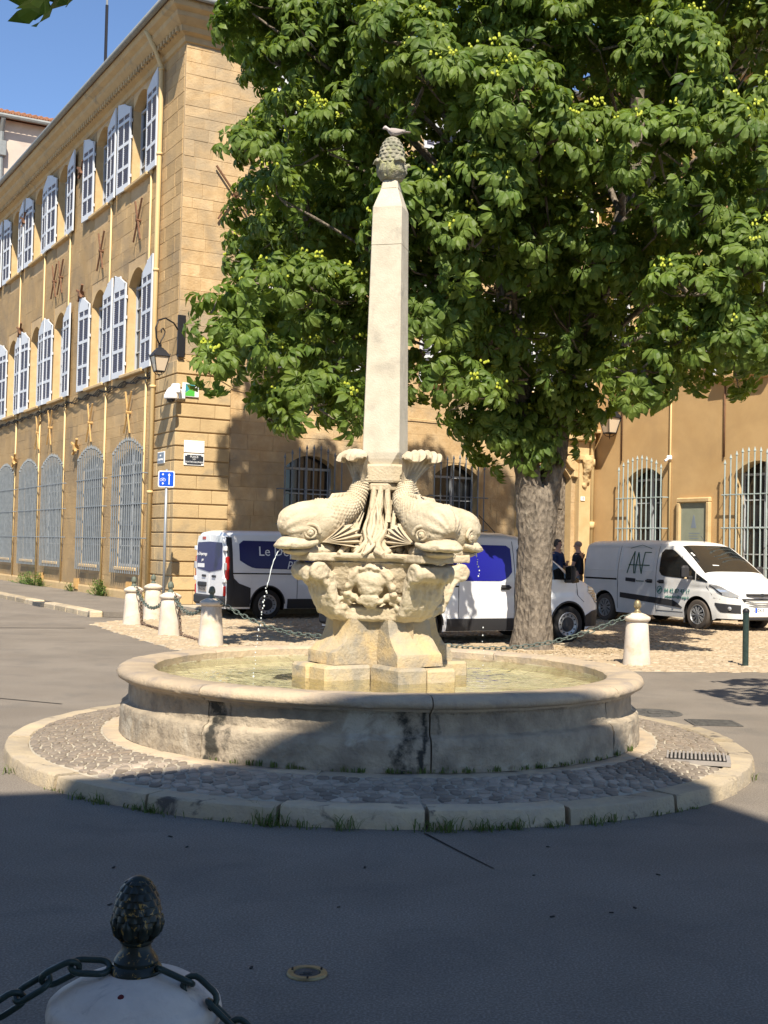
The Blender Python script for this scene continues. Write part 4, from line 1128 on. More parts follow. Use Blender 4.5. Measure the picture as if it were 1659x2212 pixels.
m = MB(); m.prism([(0, 15.0), (-.1, 15.05), (-.2, 15.25), (-.45, 15.4), (-.5, 15.65), (0, 15.7)], 0, 20, lambda u, v, h: (u, -h, v)); m.build('cornice', m_trim, ob)
m = MB(); m.quad(F3(-.3, 15.7, -.6), F3(20, 15.7, -.6), F3(20, 17.6, 5), F3(-.3, 17.6, 5)); m.build('roof', m_tile, ob)
m = MB(); m.tube([F3(.16, 15.2, -.12), F3(.16, 8, -.12), F3(.16, .15, -.12)], .075, 10)
for z in (2.35, 4.2, 7.9, 11): m.tube([F3(.16, z, -.12), F3(.16, z + .1, -.12), F3(.16, z + .2, -.12)], .10, 10)
m.build('drainpipe', m_cream, ob, smooth=True)
for u, z0, z1, mt, r in ((1.36, 4.3, 9, m_rust, .02), (3.38, .5, 9, m_cream, .028), (5.38, 4.2, 6.3, m_rust, .022)):
    m = MB(); m.tube([F3(u, z1, -.03), F3(u, z0, -.03)], r, 6); m.build('thin_pipe', mt, ob, smooth=True)
m = MB(); m.box(F3(3.42, 4.28, -.10), (.14, .10, .12), ch=.02); m.tube([F3(3.42, 4.24, -.15), F3(3.42, 4.18, -.26)], .035, 8); m.build('floodlight', m_plastw, ob)
# commemorative plaque in a moulded frame
pq = thing('wall_plaque', 'grey-green framed memorial plaque on the ochre wall between two barred windows', 'plaque', T(12.97, -4.33, 1.5), TH)
m = MB()
for (y, z, sy, sz) in ((0, 1.60, 1.24, .14), (0, .0, 1.24, .14), (-.55, .8, .14, 1.5), (.55, .8, .14, 1.5)): m.box((-.05, y, z), (.12, sy, sz), ch=.03)
m.build('plaque_frame', m_trim, pq)
m = MB(); m.box((-.02, 0, .8), (.05, .96, 1.46)); pp = m.build('plaque_panel', m_plaqueg, pq)
m = MB()
for i in range(9):
    w = R.uniform(.3, .62); m.box((-.0465, R.uniform(-.03, .03), .72 - i * .07), (.002, w, .018))
m.prism([(-.10, .86), (.10, .86), (.07, 1.0), (.05, 1.08), (.03, 1.16), (0, 1.22), (-.04, 1.14), (-.06, 1.02)], -.0475, -.0450, lambda u, v, h: (h, u, v)); m.build('engraving', m_signg, pp)

# ---------------- pale house up the street
ph = thing('pale_house', 'pale pinkish house with tiled roof rising behind the street at far left', 'house', T(0, 36, 1.75), TH)
m = MB(); m.box((4.5, 4, 9.9), (15, 8, 23.4)); m.build('wall', m_pale, ph)
m = MB(); m.prism([(-.5, 21.7), (-.55, 21.85), (8.6, 24.2), (8.6, 21.7)], -3.4, 12.4, lambda u, v, h: (h, u, v)); rf = m.build('roof', m_tile, ph)
tl = MB(); tl.tube([(0, -.6, 21.86), (0, 2.4, 22.67)], .10, 7); tlm = tl.mesh('tile_row', m_tile)
for i in range(54): link('tile_row', tlm, rf, Matrix.Translation((-3.2 + i * .29, 0, 0)))
m = MB(); m.tube([(-3.4, -.62, 21.62), (12.4, -.62, 21.62)], .12, 8); m.build('gutter', m_zinc, ph)
m = MB(); m.tube([(3.0, -.6, 21.5), (3.0, -.25, 20.9), (3.0, -.2, 20.2), (3.0, -.2, 9)], .13, 8); m.box((3.0, -.22, 20.0), (.5, .4, .8), ch=.04); m.build('drainpipe', m_zinc, ph)

# ---------------- building behind the viewer, whose shade covers the foreground
EH = 14.0; sdir = Vector((-math.cos(SUN_AZ), -math.sin(SUN_AZ), 0)) / math.tan(SUN_EL)
ec = Vector((1.85, 9.4, 0)) - sdir * EH
a_b = math.atan2(.31, .95)
bh = thing('shade_house', 'tall rendered house behind the viewer whose shade falls over the foreground', 'house', (ec.x, ec.y, 0), a_b)
F4 = lambda u, z, d: (-u, -d - .5, z)
ops4 = [(x, x + 1.2, z, z + h, .2) for x in (1.6, 5.0, 8.4, 11.8, 15.2) for z, h in ((1.0, 2.6), (5.2, 2.5), (9.4, 2.2))]
m = MB(); wall_panel(m, F4, .4, 26, 0, 13.6, ops4, .3)
m.quad((-.4, -.5, 0), (-.4, -14, 0), (-.4, -14, 13.6), (-.4, -.5, 13.6)); m.build('wall', m_pale, bh)
for o in ops4: m = MB(); reveal(m, F4, o, .3); m.build('window_reveal', m_trim, bh)
for o in ops4: window_unit(bh, F4, o, .28, 4, m_white)
m = MB(); m.prism([(0, 13.6), (0, 14.0), (-6, 14.9), (-12, 14.0), (-12, 13.6)], -28, 0, lambda u, v, h: (h, u, v)); m.build('roof', m_tile, bh)
# ================================================================== VANS
def interp(tab, x):
    if x <= tab[0][0]: return tab[0][1]
    for (a, b), (c, d) in zip(tab, tab[1:]):
        if x <= c: return b + (d - b) * (x - a) / (c - a)
    return tab[-1][1]
class Van:
    """x forward from the front axle, y left, z up; surface given by a side profile and a half width"""
    def __init__(s, wb, fo, ro, top, wr, plan, sill=.24):
        s.wb, s.fo, s.ro, s.top, s.wr, s.plan, s.sill = wb, fo, ro, top, wr, plan, sill
    def W(s, x, z):
        w = interp(s.plan, x)
        if z > 1.10: w -= .17 * ((z - 1.10) / .85) ** 1.7
        if z < .55: w -= .05 * ((.55 - z) / .35) ** 2
        if .86 < z < .98: w -= .010 * math.sin((z - .86) / .12 * PI)
        return w
    def zb(s, x):
        z = s.sill + (.04 if x > .5 else 0); ra = s.wr + .075
        for xc in (0, -s.wb):
            d = abs(x - xc)
            if d < ra: z = max(z, s.wr + math.sqrt(ra * ra - d * d) * 1.0)
        return z
    def sec(s, x, off=0.0, n1=14, n2=12):
        t = interp(s.top, x); b = s.zb(x); r = min(.16, (t - b) * .45); zs = t - r; row = []
        for i in range(n1 + 1):
            z = b + (zs - b) * i / n1; row.append((x, s.W(x, z) + off, z))
        w = s.W(x, zs)
        for i in range(1, n2 + 1):
            a = PI / 2 * i / n2; y = (w + off) * max(0, math.cos(a)) ** .42; row.append((x, y, zs + (r + off) * math.sin(a) ** .75))
        return row
    def xs(s):
        L = set(np.round(np.linspace(-s.wb - s.ro, s.fo, 66), 4)); ra = s.wr + .075
        for xc in (0, -s.wb):
            for t in np.linspace(0, PI, 19): L.add(round(float(xc + ra * math.cos(t)), 4))
            L.add(round(xc + ra + .002, 4)); L.add(round(xc - ra - .002, 4))
        for x, _ in s.top: L.add(round(x, 4))
        return sorted(x for x in L if -s.wb - s.ro <= x <= s.fo)
    def body(s, mt, par):
        m = MB(); xs = s.xs()
        for sg in (1, -1):
            P = [[Vector((x, y * sg, z)) for x, y, z in s.sec(x)] for x in xs]; m.grid(P)
            for e in (0, -1):
                m.add(P[e] + [Vector((P[e][0].x, 0, p.z)) for p in P[e]], [(i, i + 1, len(P[e]) + i + 1, len(P[e]) + i) for i in range(len(P[e]) - 1)])
        o = m.build('body', mt, par, fix=True, auto=32)
        u = MB(); u.box((-s.wb / 2 + (s.fo - s.ro) / 2 - .05, 0, .42), (s.wb + s.fo + s.ro - .5, 1.3, .36)); u.build('underbody', m_plast, par)
        for xc in (0, -s.wb):
            w = MB(); ra = s.wr + .07
            for sg in (1, -1):
                w.grid([[Vector((xc + ra * math.cos(t), yy * sg, s.wr + ra * math.sin(t))) for t in np.linspace(-.3, PI + .3, 16)] for yy in (.93, .62)])
                w.add([Vector((xc + ra * math.cos(t), .62 * sg, s.wr + ra * math.sin(t))) for t in np.linspace(-.3, PI + .3, 16)], [tuple(range(16))])
                w.build('wheel_arch_liner', m_gap, par); w = MB()
        return o
    def panel(s, name, mt, par, sg, x0, x1, lo, hi, off=.006, nx=14, nz=6):
        m = MB(); P = []
        for i in range(nx + 1):
            x = x0 + (x1 - x0) * i / nx; a, b = interp(lo, x), interp(hi, x)
            P.append([Vector((x, sg * (s.W(x, a + (b - a) * j / nz) + off), a + (b - a) * j / nz)) for j in range(nz + 1)])
        m.grid(P); B = [[p - Vector((0, sg * off * 2, 0)) for p in r] for r in P]
        for e in (0, -1): m.grid([P[e], B[e]])
        m.grid([[r[0] for r in P], [r[0] for r in B]]); m.grid([[r[-1] for r in P], [r[-1] for r in B]])
        return m.build(name, mt, par, auto=30)
    def line(s, par, sg, pts, w=.010, name='panel_gap', mt=None, off=.003):
        m = MB(); q = []
        for (x1, z1), (x2, z2) in zip(pts, pts[1:]):
            n = max(1, int(math.hypot(x2 - x1, z2 - z1) / .12))
            q += [(x1 + (x2 - x1) * i / n, z1 + (z2 - z1) * i / n) for i in range(n)]
        q.append(pts[-1]); m.tube([(x, sg * (s.W(x, z) + off - w * .35), z) for x, z in q], w * .6, 5); return m.build(name, mt or m_gap, par)
    def top_patch(s, name, mt, par, x0, x1, ylim, off=.006, n=10, tmin=None):
        m = MB(); P = []
        for i in range(n + 1):
            x = x0 + (x1 - x0) * i / n; yl = interp(ylim, x); row = []
            sec = s.sec(x, off, 14, 24)
            up = [(p[1], p[2]) for p in sec[14:]][::-1]
            for j in range(21):
                y = yl * (-1 + 2 * j / 20); row.append(Vector((x, y, interp(up, abs(y)))))
            P.append(row)
        m.grid(P); return m.build(name, mt, par, smooth=True)
def wheel(par, x, sg, r, kind, tyre_mt, yo=.93):
    w = .215; t = MB()
    prof = [(r * .66, -.10), (r * .80, -w / 2), (r * .93, -w / 2 + .005), (r * .985, -w / 2 + .03), (r, -.05), (r, .05), (r * .985, w / 2 - .03), (r * .93, w / 2 - .005), (r * .80, w / 2), (r * .66, .10)]
    t.lathe(prof, 40)
    mx = Matrix.Translation((x, sg * (yo - w / 2), r)) @ Matrix.Rotation(-sg * PI / 2, 4, 'X')
    wh = link('wheel', None, par, mx); o = t.build('tyre', tyre_mt, wh, auto=35)
    m = MB(); R_ = r * .67
    if kind == 'steel':
        m.lathe([(R_, .098), (R_ * .93, .105), (R_ * .88, .085), (R_ * .62, .07), (R_ * .55, .095), (R_ * .30, .10), (0, .10)], 32); rim = m.build('rim', m_alloy, wh, auto=30)
        h = MB()
        for k in range(12):
            a = k * PI / 6; h.box((R_ * .76 * math.cos(a), R_ * .76 * math.sin(a), .083), (.022, .020, .02), Matrix.Rotation(a, 3, 'Z'))
        h.build('rim_slots', m_gap, rim)
        c = MB(); c.lathe([(R_ * .60, .075), (R_ * .56, .10), (R_ * .3, .108), (0, .108)], 24); c.build('hub_cap', m_plast, rim, auto=30)
    else:
        m.lathe([(R_, .095), (R_ * .95, .105), (R_ * .90, .09), (R_ * .86, .05), (0, .03)], 32); rim = m.build('rim', m_alloy, wh, auto=30)
        h = MB()
        for k in range(10):
            a = k * PI / 5; h.bar((R_ * .12 * math.cos(a), R_ * .12 * math.sin(a), .085), (R_ * .92 * math.cos(a + .10), R_ * .92 * math.sin(a + .10), .078), .030, .02)
            h.bar((R_ * .5 * math.cos(a), R_ * .5 * math.sin(a), .082), (R_ * .92 * math.cos(a - .16), R_ * .92 * math.sin(a - .16), .078), .022, .018)
        h.build('spokes', m_alloy, rim)
        b = MB(); b.lathe([(R_ * .88, .052), (0, .052)], 24); b.build('brake_disc', m_gap, rim)
        c = MB(); c.lathe([(R_ * .2, .08), (R_ * .18, .10), (0, .10)], 16); c.build('hub_cap', m_alloy, rim)
    return wh
def mirror(par, v, sg, x, z):
    m = MB(); y = v.W(x, z); m.box((x + .02, sg * (y + .17), z + .10), (.13, .21, .30), ch=.05); m.box((x + .04, sg * (y + .05), z - .02), (.09, .14, .08), ch=.02)
    o = m.build('wing_mirror', m_plast, par); g = MB(); g.box((x - .047, sg * (y + .17), z + .11), (.006, .165, .235)); g.build('mirror_glass', m_vglass, o); return o
def handle(par, v, sg, x, z, w=.22):
    m = MB(); y = v.W(x, z); m.box((x, sg * (y + .025), z), (w, .035, .045), ch=.014); m.box((x, sg * (y + .004), z), (w * .8, .012, .085), ch=.004); return m.build('door_handle', m_plast, par)
def side_text(par, v, sg, s, size, mt, x, z, **k):
    y = v.W(x, z); return text(s, size, mt, par, frame((x, sg * (y + .010), z), (-sg, 0, 0), (0, sg * -.16 if z > 1.1 else 0, 1)), **k)

traf = dict(wb=3.10, fo=.93, ro=.97, wr=.335,
    top=[(-4.07, 1.86), (-4.04, 1.92), (-3.9, 1.955), (-2.5, 1.975), (-1.3, 1.965), (-1.0, 1.93), (-.80, 1.86), (-.35, 1.57), (.10, 1.265), (.20, 1.215), (.45, 1.145), (.66, 1.05), (.78, .95), (.86, .80), (.90, .62), (.93, .45)],
    plan=[(-4.07, .915), (-4.0, .945), (-3.7, .97), (-1.5, .978), (.1, .972), (.35, .945), (.58, .885), (.75, .79), (.86, .69), (.93, .60)])
def trafic(name, lab, cat, loc, rz, rear_doors):
    t = thing(name, lab, cat, loc, rz, 'white and blue company vans'); v = Van(**traf); v.body(m_van, t)
    for sg in (1, -1):
        # blue film on the quarter and sliding-door windows, dark cab glass
        v.panel('rear_quarter_film', m_navy if rear_doors else m_blue, t, sg, -3.78, -2.42, [(-3.78, 1.30), (-3.62, 1.20), (-3.45, 1.13), (-2.42, 1.11)], [(-3.78, 1.66), (-3.70, 1.735), (-2.42, 1.735)])
        v.panel('sliding_door_film', m_navy if rear_doors else m_blue, t, sg, -2.36, -1.28, [(-2.36, 1.11), (-1.52, 1.11), (-1.38, 1.16), (-1.28, 1.27)], [(-2.36, 1.735), (-1.36, 1.735), (-1.28, 1.68)])
        v.panel('cab_window', m_vglass, t, sg, -1.14, -.10, [(-1.14, 1.26), (-1.06, 1.16), (-.10, 1.14)], [(-1.14, 1.66), (-1.06, 1.74), (-.80, 1.74), (-.30, 1.42), (-.10, 1.24)])
        v.panel('quarter_glass', m_vglass, t, sg, -.06, .22, [(-.06, 1.125), (.06, 1.08), (.22, 1.10)], [(-.06, 1.24), (.10, 1.205), (.22, 1.15)], off=.008)
        v.line(t, sg, [(-2.39, .33), (-2.39, 1.86)]); v.line(t, sg, [(-1.22, .33), (-1.22, 1.86)]); v.line(t, sg, [(-3.95, 1.015), (-2.40, 1.015)], w=.03, name='door_rail')
        v.line(t, sg, [(.16, 1.10), (.20, .86), (.36, .74)]); v.line(t, sg, [(-1.22, .33), (-.42, .33)]); v.line(t, sg, [(-2.39, .36), (-1.22, .36)])
        v.panel('lower_cladding', m_plast, t, sg, -2.62, -.43, [(-2.62, .245), (-.43, .245)], [(-2.62, .46), (-.43, .46)], off=.012)
        v.panel('front_bumper', m_plast, t, sg, .415, .93, [(.415, .29), (.93, .29)], [(.415, .50), (.60, .575), (.93, .60)], off=.014, nx=16)
        v.panel('headlight', m_lens, t, sg, .47, .83, [(.47, .93), (.70, .74), (.83, .68)], [(.47, 1.03), (.60, 1.0), (.74, .90), (.83, .80)], off=.009, nx=14)
        hb = MB()
        for i in range(5):
            z = .745 + i * .052; x0, x1 = .70 - i * .055, .80 - i * .04
            hb.tube([(x0, sg * (v.W(x0, z) + .012), z), (x1, sg * (v.W(x1, z) + .012), z - .01)], .012, 5)
        hb.build('headlight_bars', m_amber, t)
        ra = .41
        for x in (0, -3.10):
            wm = MB(); wm.tube([(x + ra * math.cos(a), sg * (v.W(x + ra * math.cos(a), .335 + ra * math.sin(a)) + .0), .335 + ra * math.sin(a)) for a in np.linspace(.05, PI - .05, 20)], .018, 6); wm.build('arch_lip', m_plast, t)
        handle(t, v, sg, -1.42, 1.0); handle(t, v, sg, -1.08, 1.0); mirror(t, v, sg, -.12, 1.15)
        for x in (0, -3.10): wheel(t, x, sg, .335, 'steel', m_rubber, v.W(-1, .5) - .012)
        if rear_doors:
            v.panel('black_swoosh', m_plast, t, sg, -4.06, -3.52, [(-4.06, .28), (-3.52, .28)], [(-4.06, 1.93 - .12), (-3.93, 1.80), (-3.92, .92), (-3.80, .80), (-3.52, .70)], off=.008, nx=18)
    v.top_patch('windscreen', m_vglass, t, -.80, .06, [(-.80, .70), (.06, .84)])
    wp = MB(); wp.tube([(.10, .1, 1.275), (-.25, .55, 1.48)], .012, 5); wp.build('wiper', m_plast, t); wp = MB(); wp.tube([(.10, -.45, 1.275), (-.25, .0, 1.49)], .012, 5); wp.build('wiper', m_plast, t)
    an = MB(); an.tube([(-.95, 0, 1.94), (-1.35, 0, 2.28)], .008, 5); an.build('aerial', m_plast, t)
    gr_ = MB(); gr_.box((.905, 0, .70), (.06, .95, .13), ch=.02); gr_.build('grille', m_plast, t); gr_ = MB(); gr_.box((.935, 0, .40), (.05, 1.1, .22), ch=.03); gr_.build('lower_grille', m_plast, t)
    bmp = MB(); bmp.box((-4.09, 0, .40), (.12, 1.80, .24), ch=.05); bmp.build('rear_bumper', m_plast, t)
    # rear doors
    xr = -4.075
    for sg, w0, w1 in ((1, .01, .80), (-1, .01, .80)):
        d = MB(); d.prism([(w0, .50), (w1, .50), (w1 + .02, 1.1), (w1 - .02, 1.72), (w1 - .10, 1.83), (w0, 1.85)], xr - .035, xr, lambda u, vv, h: (h, sg * u, vv)); dd = d.build('rear_door', m_van, t, auto=30)
        f = MB(); f.prism([(.0, 1.02), (w1 - .07, 1.09), (w1 - .045, 1.2), (w1 - .06, 1.60), (w1 - .10, 1.68), (.0, 1.70)], xr - .045, xr - .03, lambda u, vv, h: (h, sg * u, vv)); f.build('door_film', m_navy, dd)
        h = MB()
        for z in (.86, 1.55): h.box((xr - .02, sg * .86, z), (.06, .14, .10), ch=.01)
        h.build('door_hinge', m_van, dd)
        q = MB(); q.box((xr - .045, sg * .30, .93), (.03, .22, .05), ch=.01); q.build('door_handle', m_plast, dd)
        l = MB(); l.box((xr + .03, sg * .90, 1.12), (.09, .11, .52), ch=.03); l.build('tail_light', m_red, t)
        l = MB(); l.box((xr - .02, sg * .90, 1.16), (.05, .08, .16), ch=.01); l.build('reversing_light', m_lens, t)
        l = MB(); l.box((xr - .01, sg * .86, .62), (.06, .07, .22), ch=.02); l.build('rear_reflector', m_red, t)
    b = MB(); b.box((xr - .03, .36, 1.775), (.03, .20, .07), ch=.01); b.build('brake_light', m_red, t)
    pb = MB(); pb.box((xr - .045, .40, .74), (.04, .52, .10), ch=.02); pb.build('plate_recess', m_plast, t)
    pl2 = MB(); pl2.box((xr - .042, .40, .63), (.014, .50, .12)); p2 = pl2.build('number_plate', m_concrete, t)
    fr_ = lambda y, z: frame((xr - .050, y, z), (0, -1, 0), (0, 0, 1))
    if rear_doors:
        text('GP-622-NK', .085, m_signk, p2, fr_(.40, .63))
        text('Le Dépannage', .11, m_twhite, t, fr_(.44, 1.42)); text('par', .10, m_twhite, t, fr_(.40, 1.29), shear=.3)
        wb_ = MB(); wb_.box((xr - .047, .50, 1.16), (.004, .42, .09)); wl = wb_.build('phone_label', m_twhite, t)
        side_text(t, v, -1, 'Le Dépannage', .30, m_twhite, -2.48, 1.50); side_text(t, v, -1, 'par', .25, m_twhite, -2.48, 1.26, shear=.3)
    return t
HB = TH                                       # heading along the square facade
# front axle centre = side wheel point moved inwards by half the width
pB = Vector((3.34, 22.37, 0)) + AV * .86
pA = Vector((-2.58, 27.27, 0)) + BV * 3.10 + AV * .86
vA = trafic('parked_van', 'white company van with navy filmed windows, rear doors turned to us beside the building corner', 'van', pA, HB, True)
vB = trafic('parked_van', 'white company van with bright blue window panel parked behind the tree trunk', 'van', pB, HB, False)

# ---- the third van
tc_ = dict(wb=3.15, fo=.98, ro=.88, wr=.335,
    top=[(-4.03, 1.84), (-4.0, 1.90), (-3.85, 1.945), (-2.5, 1.975), (-1.3, 1.97), (-.95, 1.93), (-.72, 1.85), (-.30, 1.58), (.16, 1.255), (.26, 1.205), (.52, 1.12), (.74, 1.00), (.85, .88), (.91, .74), (.96, .60), (.98, .42)],
    plan=[(-4.03, .90), (-3.95, .945), (-3.6, .975), (-1.5, .985), (.1, .978), (.35, .955), (.58, .91), (.75, .83), (.88, .72), (.98, .58)])
pC = Vector((7.035, 27.153, 0)) + BV * .87
vt = thing('parked_van', 'white van with roof-shaped lettering logo facing right, parked by the ochre building', 'van', pC, TH - PI / 2)
v = Van(**tc_); v.body(m_vand, vt)
for sg in (1, -1):
    v.panel('cab_window', m_vglass, vt, sg, -1.22, -.06, [(-1.22, 1.26), (-1.12, 1.15), (-.06, 1.10)], [(-1.22, 1.68), (-1.14, 1.76), (-.86, 1.76), (-.40, 1.50), (-.06, 1.27)])
    v.panel('quarter_glass', m_vglass, vt, sg, -.02, .30, [(-.02, 1.09), (.30, 1.05)], [(-.02, 1.24), (.12, 1.17), (.30, 1.07)], off=.008)
    v.line(vt, sg, [(-.52, 1.12), (-.52, 1.62)], w=.02)
    v.line(vt, sg, [(-2.66, .33), (-2.66, 1.86)]); v.line(vt, sg, [(-1.32, .33), (-1.32, 1.88)]); v.line(vt, sg, [(-4.0, 1.03), (-2.7, 1.03)], w=.045, name='door_rail')
    v.line(vt, sg, [(.25, 1.08), (.27, .95), (.42, .78)]); v.line(vt, sg, [(-1.32, .36), (-.45, .36)]); v.line(vt, sg, [(.45, .72), (.62, .70)])
    for pts in ([(-3.92, 1.30), (-3.78, 1.24), (-2.74, 1.24), (-2.74, 1.80), (-3.86, 1.80), (-3.92, 1.62), (-3.92, 1.30)], [(-2.58, 1.24), (-1.42, 1.24), (-1.42, 1.76), (-1.50, 1.80), (-2.58, 1.80), (-2.58, 1.24)]):
        v.line(vt, sg, pts, w=.016, name='window_pressing', mt=m_vand, off=.006)
    v.panel('side_moulding', m_plast, vt, sg, -2.56, -.46, [(-2.56, .60), (-.52, .46), (-.46, .46)], [(-2.56, .72), (-.72, .62), (-.46, .47)], off=.012)
    v.panel('headlight', m_lens, vt, sg, .38, .93, [(.38, .97), (.62, .80), (.84, .735), (.93, .76)], [(.38, 1.02), (.60, .99), (.80, .88), (.93, .79)], off=.008, nx=16)
    v.panel('headlight_rim', m_plast, vt, sg, .36, .66, [(.36, .985), (.66, .785)], [(.36, 1.01), (.66, .83)], off=.010)
    v.panel('fog_light_surround', m_plast, vt, sg, .50, .955, [(.50, .58), (.62, .42), (.955, .40)], [(.50, .62), (.955, .585)], off=.010, nx=14)
    f = MB(); f.ell((.80, sg * (v.W(.80, .50) + .012), .50), (.06, .03, .045), 10, 7); f.build('fog_light', m_lens, vt)
    handle(vt, v, sg, -1.54, 1.02); handle(vt, v, sg, -1.14, 1.02); mirror(vt, v, sg, -.22, 1.16)
    lp = MB(); lp.box((-.16, sg * (v.W(-.2, 1.2) + .20), 1.13), (.05, .06, .05), ch=.012); lp.build('mirror_lamp', m_amber, vt)
    for x in (0, -3.15): wheel(vt, x, sg, .335, 'alloy', m_rubberd, v.W(-1, .5) - .012)
    fl = MB(); fl.box((-.44, sg * .84, .26), (.02, .20, .26)); fl.build('mud_flap', m_plast, vt)
    l = MB(); l.box((-4.035, sg * .83, 1.2), (.05, .10, .6), ch=.015); l.build('tail_light', m_red, vt)
v.top_patch('windscreen', m_vglass, vt, -.74, .12, [(-.74, .72), (.12, .86)])
gm_ = MB(); gm_.prism([(-.55, .72), (.55, .72), (.44, .50), (-.44, .50)], .93, 1.005, lambda a, b, h: (h - (abs(a) ** 2) * .25, a, b)); gq = gm_.build('grille', m_plast, vt)
for i in range(3):
    s_ = MB(); s_.tube([(.995 - (y ** 2) * .25, y, .675 - i * .055) for y in np.linspace(-.46, .46, 9)], .012, 5); s_.build('grille_bar', m_alloy, gq)
s_ = MB(); s_.tube([(.955 - (y ** 2) * .35, y, .80) for y in np.linspace(-.40, .40, 9)], .028, 6); s_.build('upper_grille', m_plast, vt)
s_ = MB(); s_.ell((.975, 0, .80), (.012, .085, .04), 14, 6); s_.build('oval_badge', m_signk, vt)
s_ = MB(); s_.tube([(1.0 - (y ** 2) * .35, y, .36) for y in np.linspace(-.60, .60, 11)], .075, 7); s_.build('lower_bumper', m_vand, vt)
s_ = MB(); s_.tube([(1.01 - (y ** 2) * .35, y, .30) for y in np.linspace(-.5, .5, 11)], .05, 6); s_.build('lower_intake', m_plast, vt)
s_ = MB(); s_.box((1.02, 0, .47), (.016, .52, .115)); npx = s_.build('number_plate', m_sign, vt)
s_ = MB(); s_.box((1.0305, -.235, .47), (.004, .05, .112)); s_.build('plate_band', m_signb, npx)
text('DX-3', .088, m_signk, npx, frame((1.0315, -.10, .47), (0, 1, 0), (0, 0, 1)))
s_ = MB(); s_.box((-.10, -.35, 1.44), (.10, .18, .004), Matrix.Rotation(.55, 3, 'Y')); s_.build('paper_on_dashboard', m_sign, vt)
for x in (-.46, -.40): 
    s_ = MB(); s_.box((x, -.70, interp(v.top, x) - .005), (.05, .05, .012), Matrix.Rotation(.58, 3, 'Y')); s_.build('windscreen_sticker', m_sign, vt)
an = MB(); an.tube([(-1.0, .2, 1.94), (-1.12, .2, 2.10)], .008, 5); an.build('aerial', m_plast, vt)
# logo: tall thin letters under a roof line, and print on the door (right-hand side)
def sbar(p, q, w, mt_=None):
    for i in range(6):
        (x1, z1), (x2, z2) = [(p[0] + (q[0] - p[0]) * k, p[1] + (q[1] - p[1]) * k) for k in (i / 6, (i + 1) / 6)]
        lg.bar((x1, -(v.W(x1, z1) + .010), z1), (x2, -(v.W(x2, z2) + .010), z2), w, .008, up=(0, 1, 0))
lg = MB(); X0 = -1.98
for p, q in (((X0 - .34, 1.18), (X0 - .16, 1.70)), ((X0 - .16, 1.70), (X0 - .10, 1.18)), ((X0 - .30, 1.38), (X0 + .42, 1.38)), ((X0 - .06, 1.18), (X0 - .02, 1.68)), ((X0 - .02, 1.68), (X0 + .16, 1.18)), ((X0 + .16, 1.18), (X0 + .20, 1.68)), ((X0 + .20, 1.68), (X0 + .42, 1.68))): sbar(p, q, .022)
lg.build('roof_logo', m_tgreen, vt); lg = MB()
for p, q in (((X0 - .34, 1.77), (X0 + .05, 1.85)), ((X0 + .05, 1.85), (X0 + .40, 1.77))): sbar(p, q, .010)
lg.build('roof_line', m_tgreen, vt)
side_text(vt, v, -1, '04 42 07 43 17', .135, m_txtg, -.62, .82); side_text(vt, v, -1, 'anfpeinture@orange.fr', .085, m_txtg, -.62, .69)
lg = MB()
for i in range(14): a0, a1 = 2 * PI * i / 14, 2 * PI * (i + 1) / 14; sbar((-1.19 + .075 * math.cos(a0), .83 + .085 * math.sin(a0)), (-1.19 + .075 * math.cos(a1), .83 + .085 * math.sin(a1)), .012)
sbar((-1.23, .79), (-1.15, .87), .03); lg.build('phone_symbol', m_txtg, vt)
lg = MB(); sbar((-2.36, 1.035), (-2.02, 1.02), .085); lb = lg.build('trade_label', m_signk, vt); side_text(lb, v, -1, 'Peinture', .06, m_twhite, -2.19, 1.028)
side_text(vt, v, -1, 'Ravalement', .055, m_tgreen, -1.85, 1.01)
